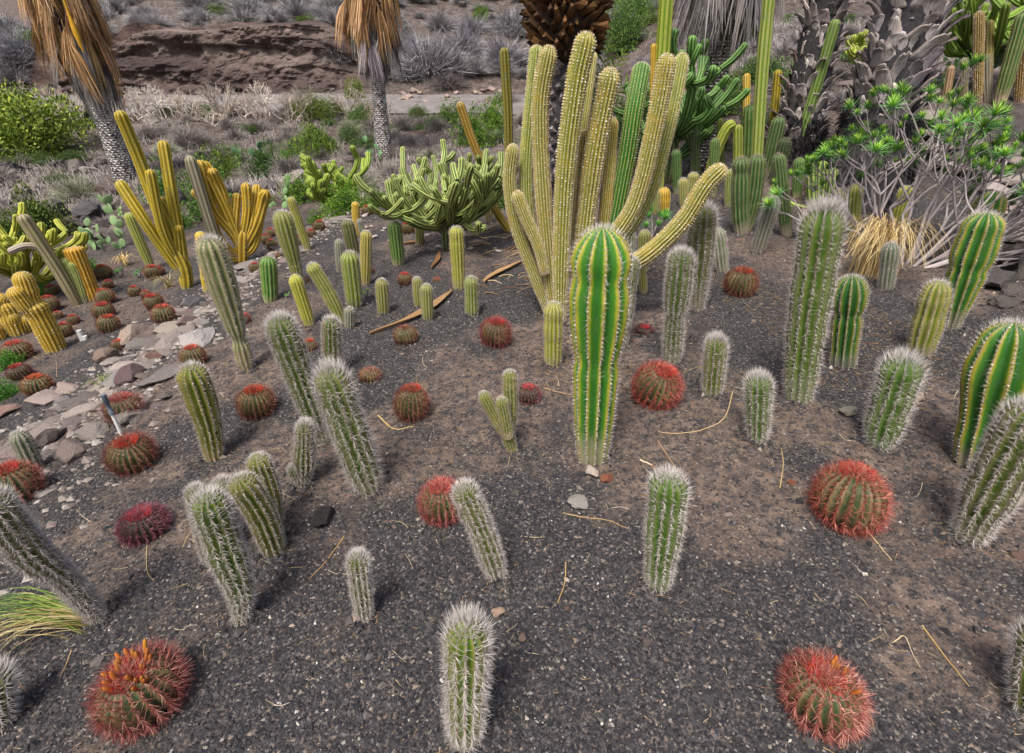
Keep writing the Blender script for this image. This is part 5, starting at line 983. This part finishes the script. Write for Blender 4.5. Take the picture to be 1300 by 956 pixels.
def rosette_mesh(name, seed):
    g = np.random.default_rng(seed); mb = MB(); n = 40
    for q in range(n):
        az = q * 2.399; el = .05 + 1.35 * (q / n) ** .8 + g.uniform(-.1, .1); d = np.array([math.cos(az) * math.cos(el), math.sin(az) * math.cos(el), math.sin(el)]); L = g.uniform(.7, 1.15) * (1 - .2 * q / n); s = nrm(np.cross(d, [0, 0, 1.]) + 1e-4); c = np.clip(.15 + .75 * q / n + g.uniform(-.1, .1), 0, 1)
        ribbon(mb, [d * .05, d * L * .5 + [0, 0, .03], d * L - [0, 0, .06]], [.022, .040, .006], s, (c, c, c))
    return mb.mesh(name, M['rosette'])
ROS = [rosette_mesh('leaf_rosette_%d' % q, 60 + q) for q in range(4)]
for q, (p, d) in enumerate(tips):
    rot = Vector(d + np.array([0, 0, .6])).to_track_quat('Z', 'Y').to_euler(); s = g.uniform(.085, .145); t = g.uniform(.6, 1.2)
    link('leaf_rosette', ROS[q % 4], root, tuple(p), rot, s, (t, t, t * g.uniform(.8, 1.1)))

# small green rosettes, grass tufts, litter
def small_rosette(u, v, w, label, n=5, tint=(1, 1, 1)):
    B = px(u, v); s = w / 2 * depth(B) / FPX; root = thing('succulent', label, 'succulent', B); gg = random.Random(int(u + v)); mb = MB()
    for q in range(n):
        a = q * 2.4; p = (math.cos(a) * s * .5, math.sin(a) * s * .5, s * gg.uniform(.4, 1.3)); tube(mb, [(0, 0, -.02), p], [.012, .01], 5, (.6, .6, .6)); link('leaf_rosette', ROS[q % 4], root, p, (gg.uniform(-.4, .4), gg.uniform(-.4, .4), a), s * .55, tint)
    link('stalks', mb.mesh('stalks', M['bark']), root)
small_rosette(829, 300, 46, 'leafy green succulent tucked behind the big clump', 7, (.7, 1, .9))
small_rosette(163, 378, 1, 'tiny sprout on the lower bed', 1) if False else None
small_rosette(154, 352, 18, 'spiky green aloe on the lower bed', 3, (.7, .9, 1.1))
small_rosette(177, 352, 18, 'blue green aloe beside the spiky one on the lower bed', 3, (.7, .9, 1.3))
small_rosette(365, 378, 12, 'small leaf sprout beside the short dark green cactus', 3, (1, 1.2, .8))
small_rosette(464, 378, 16, 'small leaf sprout beside the upright olive cactus', 3, (1, 1.1, .8))
small_rosette(262, 355, 20, 'dark aloe behind the tall grey green cactus', 3, (.5, .7, .8))
def grass(u, v, h, n, label, mat, tint, bias=(0, 0), spread=.6, seed=0, wd=.0028, rad=.02):
    B = px(u, v); s = h * depth(B) / FPX; g = np.random.default_rng(int(u + v + seed)); mb = MB()
    for q in range(n):
        az = g.uniform(0, 6.283); L = s * g.uniform(.55, 1.1); o = np.array([math.cos(az), math.sin(az), 0]) * g.uniform(.15, 1) * spread + np.array([bias[0], bias[1], 0]); p0 = np.array([*(g.normal(0, rad, 2)), -.02]); c = g.uniform(.1, 1)
        up = np.array([0, 0, 1.]); pts = [p0, p0 + (up * .75 + o * .35) * L * .5, p0 + (up * .8 + o) * L * .85, p0 + (up * (.55 - .35 * np.linalg.norm(o)) + o * 1.5) * L]; ribbon(mb, catmull(pts, 7), np.linspace(wd, wd * .25, 7), nrm(np.cross(o + 1e-3, up)), (c, c, c))
    return tag(link('grass_tuft', mb.mesh('grass_tuft', M[mat]), None, tuple(B), color=tint), label, 'grass')
grass(112, 790, 78, 110, 'green and straw grass tuft sweeping out beside the toppling grey cactus', 'leaf', (1.5, 1.45, 1.3), (-1.15, -.1), .35, wd=.0022)
grass(112, 792, 70, 60, 'dry blades mixed into the sweeping grass tuft', 'straw', (1, 1, .7), (-1.15, -.25), .5, wd=.0016)
grass(1105, 345, 105, 300, 'tall straw coloured dry grass tuft under the rosette shrub', 'straw', (1.1, 1.05, .75), (-.05, -.1), .42, wd=.004, rad=.07)
grass(160, 337, 22, 60, 'small pale yellow grass tuft on the lower bed', 'straw', (1.2, 1.15, .8), spread=.6, wd=.008)
grass(215, 365, 26, 60, 'thin dry grass beside the tall golden branching cactus', 'straw', (.7, .75, .5), spread=.9, wd=.004)
grass(136, 493, 30, 60, 'short green grass tuft between edging stones', 'leaf', (2, 1.7, 1), spread=.5, wd=.004)
for (u, v, w, lab, t) in [(12, 465, 46, 'bright green groundcover tuft left of the edging', (1, 1.7, .8)), (5, 505, 50, 'deep green groundcover tuft against the edging slab', (.8, 1.5, .7)), (110, 345, 40, 'green leafy plant behind the orange yellow column', (1, 1.6, .7)), (55, 375, 34, 'green leafy plant among the yellow cacti', (1, 1.5, .7)), (330, 260, 40, 'green leafy plant behind the plump olive cactus', (1.1, 1.5, .7))]:
    shrub(u, v, w, lab, 'leaf', None, .7, t, 5, 'leafy_plant')
# prickly pears
PADV, PADF = ICO2
mb = MB(); mb.add(PADV * [.62, .12, 1] * (1 - .18 * (PADV[:, 2:3] < 0) * np.abs(PADV[:, 2:3])) + [0, 0, .95], PADF, (.5, .5, .5)); PAD = mb.mesh('pad', M['pad'])
def pear(u, v, w, label, n, seed, tint=(1, 1, 1), tall=1.0):
    B = px(u, v); s = w * depth(B) / FPX / 2; root = thing('prickly_pear', label, 'prickly pear', B); g = random.Random(seed); pads = []
    for q in range(n):
        r = s * g.uniform(.12, .19)
        if q < n // 3 or not pads: p = np.array([g.uniform(-.7, .7) * s, g.uniform(-.4, .4) * s, -.03])
        else: p = pads[g.randrange(len(pads))] + [0, 0, r * .3]
        rx, ry = g.uniform(-.5, .5), g.uniform(-.7, .7); e = p + np.array([math.sin(ry) * r * 1.8, -math.sin(rx) * r * 1.8, math.cos(rx) * math.cos(ry) * r * 1.8 * tall]); pads.append(e); t = g.uniform(.75, 1.2)
        link('pad', PAD, root, tuple(p), (rx, ry, g.uniform(-.8, .8)), (r, r, r * tall), (tint[0] * t, tint[1] * t, tint[2] * t))
pear(128, 315, 90, 'pale green prickly pear with round pads by the dying cactus', 30, 1, (1.2, 1.2, 1.1))
pear(345, 262, 60, 'prickly pear with pale pads behind the golden candelabra cactus', 12, 2, (1.1, 1.2, 1))
pear(320, 205, 60, 'dark prickly pear in the shrubs under the track', 14, 3, (.6, .8, .8))
pear(465, 205, 50, 'dull prickly pear beside the white scarred palm trunk', 12, 4, (.7, .9, .8))
pear(1190, 112, 60, 'tall padded prickly pear on the bank beside the thick palm trunk', 12, 5, (.8, 1.1, .7), 1.6)
pear(150, 275, 30, 'small prickly pear on the bare slope beside the golden cactus', 7, 6, (1.2, 1.3, .9))
pear(50, 385, 30, 'small green prickly pear between yellow cacti', 7, 7, (.5, .9, .7))
pear(1010, 95, 60, 'grey green prickly pear on the slope beside the scaly palm trunk', 10, 8, (.9, 1.0, .9))

# ------------------------------------------------------------------ stalks, sheaths and litter on the bed
def stalk(pts, w, label, col=(1, 1, 1), group=None, name='dry_stalk', r0=.004):
    P = np.array([px(*p) for p in pts]); k = depth(P[0]) / FPX; r = max(w * k * .34, .0010); col = tuple(.85 * q for q in col); g = np.random.default_rng(int(abs(P[0][0]) * 1e4)); C = catmull(P, max(8, 4 * len(P))); C[:, 2] = H(C[:, 0], C[:, 1]) + r * .9 + np.abs(g.normal(0, r * .5, len(C)))
    o = C[0].copy(); mb = MB(); c = g.uniform(.4, .9); tube(mb, C - o, np.linspace(r, r * .55, len(C)), 5, (c, c, c)); return tag(link(name, mb.mesh(name, M['straw']), None, tuple(o), color=col), label, 'stalk' if 'stalk' in name else 'twig', group)
stalk([(437, 682), (415, 712), (392, 736)], 2.6, 'straight tan stalk beside the egg shaped cactus', (1, .8, .6))
stalk([(1170, 795), (1200, 835), (1230, 872)], 3, 'long curved straw stalk beside the pink spined barrel cactus', (1.1, .95, .6))
stalk([(1135, 815), (1148, 808), (1158, 830), (1168, 848)], 2, 'kinked white twig beside the pink spined barrel cactus', (1.3, 1.35, 1.4))
stalk([(718, 715), (717, 740), (708, 766)], 2.8, 'short thick straw stalk standing out on open gravel', (1.1, 1, .7))
stalk([(1099, 672), (1115, 692), (1132, 712)], 2.4, 'pale stalk below the round orange red barrel cactus', (1.2, 1.1, .85))
stalk([(930, 498), (920, 530), (895, 545), (860, 551), (835, 549)], 2, 'long arched straw stalk in front of the short bushy headed cactus', (1.1, .95, .65))
stalk([(812, 585), (828, 592), (842, 602)], 3.4, 'white twig behind the cylindrical cactus', (1.35, 1.35, 1.4))
stalk([(835, 560), (850, 583), (862, 600)], 1.8, 'thin brown stalk leading to the cylindrical cactus', (1, .8, .6))
stalk([(690, 493), (715, 500), (730, 502)], 1.8, 'thin brown stalk left of the tall striped cactus', (1, .8, .55))
stalk([(700, 845), (745, 850), (790, 855)], 1.2, 'thread thin stalk on open gravel in the front', (1, .9, .7)) if False else None
stalk([(715, 652), (738, 657), (770, 661), (798, 672)], 2.4, 'bent grey stalk below the pale grey flat stone', (1.05, .95, .8))
stalk([(480, 528), (500, 545), (525, 543)], 2.6, 'yellow stalk below the olive and brown barrel cactus', (1.1, .9, .5))
stalk([(990, 620), (994, 590), (992, 570)], 2.2, 'upright looking pale stalk near the round orange red barrel cactus', (1.2, 1.1, .9))
stalk([(232, 695), (243, 675), (246, 690)], 1.8, 'short stalk beside the bent cactus', (1, .9, .7))
stalk([(187, 690), (187, 725), (196, 738)], 1.8, 'hooked tan stalk below the purple black barrel cactus', (1, .9, .6))
stalk([(92, 824), (84, 845), (77, 860)], 2.4, 'tan stalk beside the grass tuft', (1, .8, .6))
sr = random.Random(23)
for k in range(120):
    u, v = sr.uniform(20, 1290), 400 + 530 * sr.random() ** .9; a = sr.uniform(0, 6.28); L = sr.uniform(8, 30); b = sr.choice([-.08, .05, .1, -.12, .3, -.35])
    stalk([(u, v), (u + L * .5 * math.cos(a + b), v + L * .35 * math.sin(a + b)), (u + L * math.cos(a), v + L * .7 * math.sin(a))], sr.uniform(.8, 1.5), 'thin dry stalk lying loose on the gravel bed', sr.choice([(.8, .76, .68), (1.1, 1.12, 1.15), (.55, .46, .40), (.85, .78, .66)]), 'loose dry stalks on the gravel')
def sheath(pts, w, label, tint=(1, 1, 1), name='palm_sheath'):
    P = np.array([px(*p) for p in pts]); k = depth(P[0]) / FPX; C = catmull(P, 16); C[:, 2] = H(C[:, 0], C[:, 1]) + .012; T, N, B = frames(C); side = nrm(np.cross(T, [0, 0, 1.])); W = np.array(w)[:, None] * k / 2; W = np.stack([np.interp(np.linspace(0, 1, 16), np.linspace(0, 1, len(w)), W[:, 0])], -1)
    o = C[0].copy(); rows = [C - side * W + [0, 0, .02], C - side * W * .5 + [0, 0, .004], C + [0, 0, .0], C + side * W * .5 + [0, 0, .006], C + side * W + [0, 0, .024]]; V = np.stack(rows, 1); V = np.concatenate([V, V[:, ::-1] + [0, 0, .006]], 1).reshape(-1, 3); m = 10
    f = [[i * m + j, i * m + (j + 1) % m, (i + 1) * m + (j + 1) % m, (i + 1) * m + j] for i in range(15) for j in range(m)]; mb = MB(); mb.add(V - o, f, (.45, .45, .45)); return tag(link(name, mb.mesh(name, M['thatch']), None, tuple(o), color=tint), label, 'palm sheath')
sheath([(470, 427), (505, 414), (528, 404), (552, 390), (575, 372)], [2, 4, 14, 12, 2], 'fallen tan palm sheath lying across the bed behind the dry barrel cactus', (.72, .72, .76))
sheath([(615, 360), (630, 350), (662, 335)], [4, 9, 3], 'pale fallen palm sheath left of the big clump', (.9, .9, .95))
sheath([(548, 343), (556, 332), (558, 322)], [2, 7, 2], 'short brown leaf sheath beside the upright yellow based cactus', (.5, .42, .38))
sheath([(512, 312), (525, 310), (540, 308)], [2, 7, 4], 'orange brown sheath under the candelabra cactus', (.6, .48, .42))
for k in range(60):
    u, v = sr.uniform(590, 700), sr.uniform(290, 375); a = sr.uniform(-.7, .5); L = sr.uniform(10, 34)
    stalk([(u, v), (u + L * .5 * math.cos(a), v + L * .3 * math.sin(a) - 2), (u + L * math.cos(a), v + L * .6 * math.sin(a))], sr.uniform(1.2, 3.4), 'curled brown dead palm strip littering the ground beside the big clump', sr.choice([(.6, .5, .42), (.85, .78, .7), (.42, .32, .27), (.75, .72, .7)]), 'dead palm strips beside the big clump')
# grit banked round the foot of every plant
br = np.array(BASES); br = br[(br[:, 1] < 7)]; m1 = 46; ii = np.repeat(np.arange(len(br)), m1); th = rng.uniform(0, 6.283, len(ii)); rd = br[ii, 2] * rng.uniform(.9, 1.75, len(ii)) + .004; X = br[ii, 0] + rd * np.cos(th); Y = br[ii, 1] + rd * np.sin(th); S = np.exp(rng.normal(math.log(.0065), .45, len(ii))); cc = rng.beta(1.6, 2.4, len(ii))
mb = MB(); chips(mb, np.stack([X, Y, H(X, Y) + S * .5 + .010 * np.exp(-((rd - br[ii, 2]) / (.3 * br[ii, 2] + .003)) ** 2)], -1), np.stack([S * 1.3, S, S * .8], -1), np.stack([cc] * 3, -1), rng); link('banked_grit', mb.mesh('banked_grit', M['gravel'], False), ground, kind='stuff')
ii = np.repeat(np.arange(len(br)), 14); th = rng.uniform(0, 6.283, len(ii)); rd = br[ii, 2] * rng.uniform(.9, 2.2, len(ii)); X = br[ii, 0] + rd * np.cos(th); Y = br[ii, 1] + rd * np.sin(th); cc = rng.uniform(0, .8, len(ii)); mb = MB()
spikes(mb, np.stack([X, Y, H(X, Y) + .006], -1), rng.normal(0, 1, (len(ii), 3)) * [1, 1, .15], rng.uniform(.015, .06, len(ii)), rng.uniform(.001, .002, len(ii)), np.stack([cc] * 3, -1)); link('fallen_spines', mb.mesh('fallen_spines', M['straw']), ground, kind='stuff', color=(.8, .72, .66))
# fine leaf litter, uncountable
n = 16000; X = rng.uniform(.2, 6, n); Y = rng.uniform(2.6, 7.5, n); m_ = fbm(X * .8, Y * .8, 123, 4) + .10 * smooth(2, 5.5, X) + .06 * smooth(3.0, 5.5, Y) > .02; X, Y = X[m_], Y[m_]; n = len(X); Z = H(X, Y) + .004
mb = MB(); cc = rng.uniform(0, .9, n); dv = rng.normal(0, 1, (n, 3)) * [1, 1, .12]; spikes(mb, np.stack([X, Y, Z], -1), dv, rng.uniform(.02, .09, n), rng.uniform(.0012, .0034, n), np.stack([cc] * 3, -1))
link('leaf_litter', mb.mesh('leaf_litter', M['straw']), ground, kind='stuff', color=(.62, .52, .44))
n = 5000; Y = rng.uniform(.8, 8, n); X = rng.uniform(-4.5, 4, n) ; Z = H(X, Y) + .004; cc = rng.uniform(0, 1, n)
mb = MB(); spikes(mb, np.stack([X, Y, Z], -1), rng.normal(0, 1, (n, 3)) * [1, 1, .08], rng.uniform(.008, .05, n), rng.uniform(.0006, .0016, n), np.stack([cc] * 3, -1))
link('straw_bits', mb.mesh('straw_bits', M['straw']), ground, kind='stuff', color=(.9, .82, .72))
# irrigation riser
B = px(157, 556); root = thing('irrigation_pipe', 'white plastic irrigation pipe with a grey blue nozzle leaning on the gravel', 'pipe', B)
t_ = at_plane(130, 500, B) - B; mb = MB(); tube(mb, [[0, 0, -.03], t_ * .55], [.011, .011], 10); link('pipe', mb.mesh('pipe', M['white']), root)
mb = MB(); tube(mb, [t_ * .55, t_ * .62, t_ * .63, t_ * .8, t_ * .81, t_ * .98], [.015, .015, .012, .012, .016, .014], 10); link('nozzle', mb.mesh('nozzle', M['bluegrey']), root)
B = px(105, 432); root = thing('cut_stub', 'small white cut stub standing on the lower gravel bed', 'stub', B); k = depth(B) / FPX
mb = MB(); tube(mb, [[0, 0, -.02], [0, 0, 14 * k]], [3 * k, 3 * k], 8, (.9, .9, .9)); tube(mb, [[4 * k, 0, -.02], [4.5 * k, 0, 6 * k]], [2.6 * k, 2.6 * k], 8, (.9, .9, .9)); link('stub', mb.mesh('stub', M['white']), root)
dup = [l for l, gs in LABELS.items() if len(gs) > 1 and any(x is None for x in gs)]
if dup: print('DUPLICATE LABELS', dup)
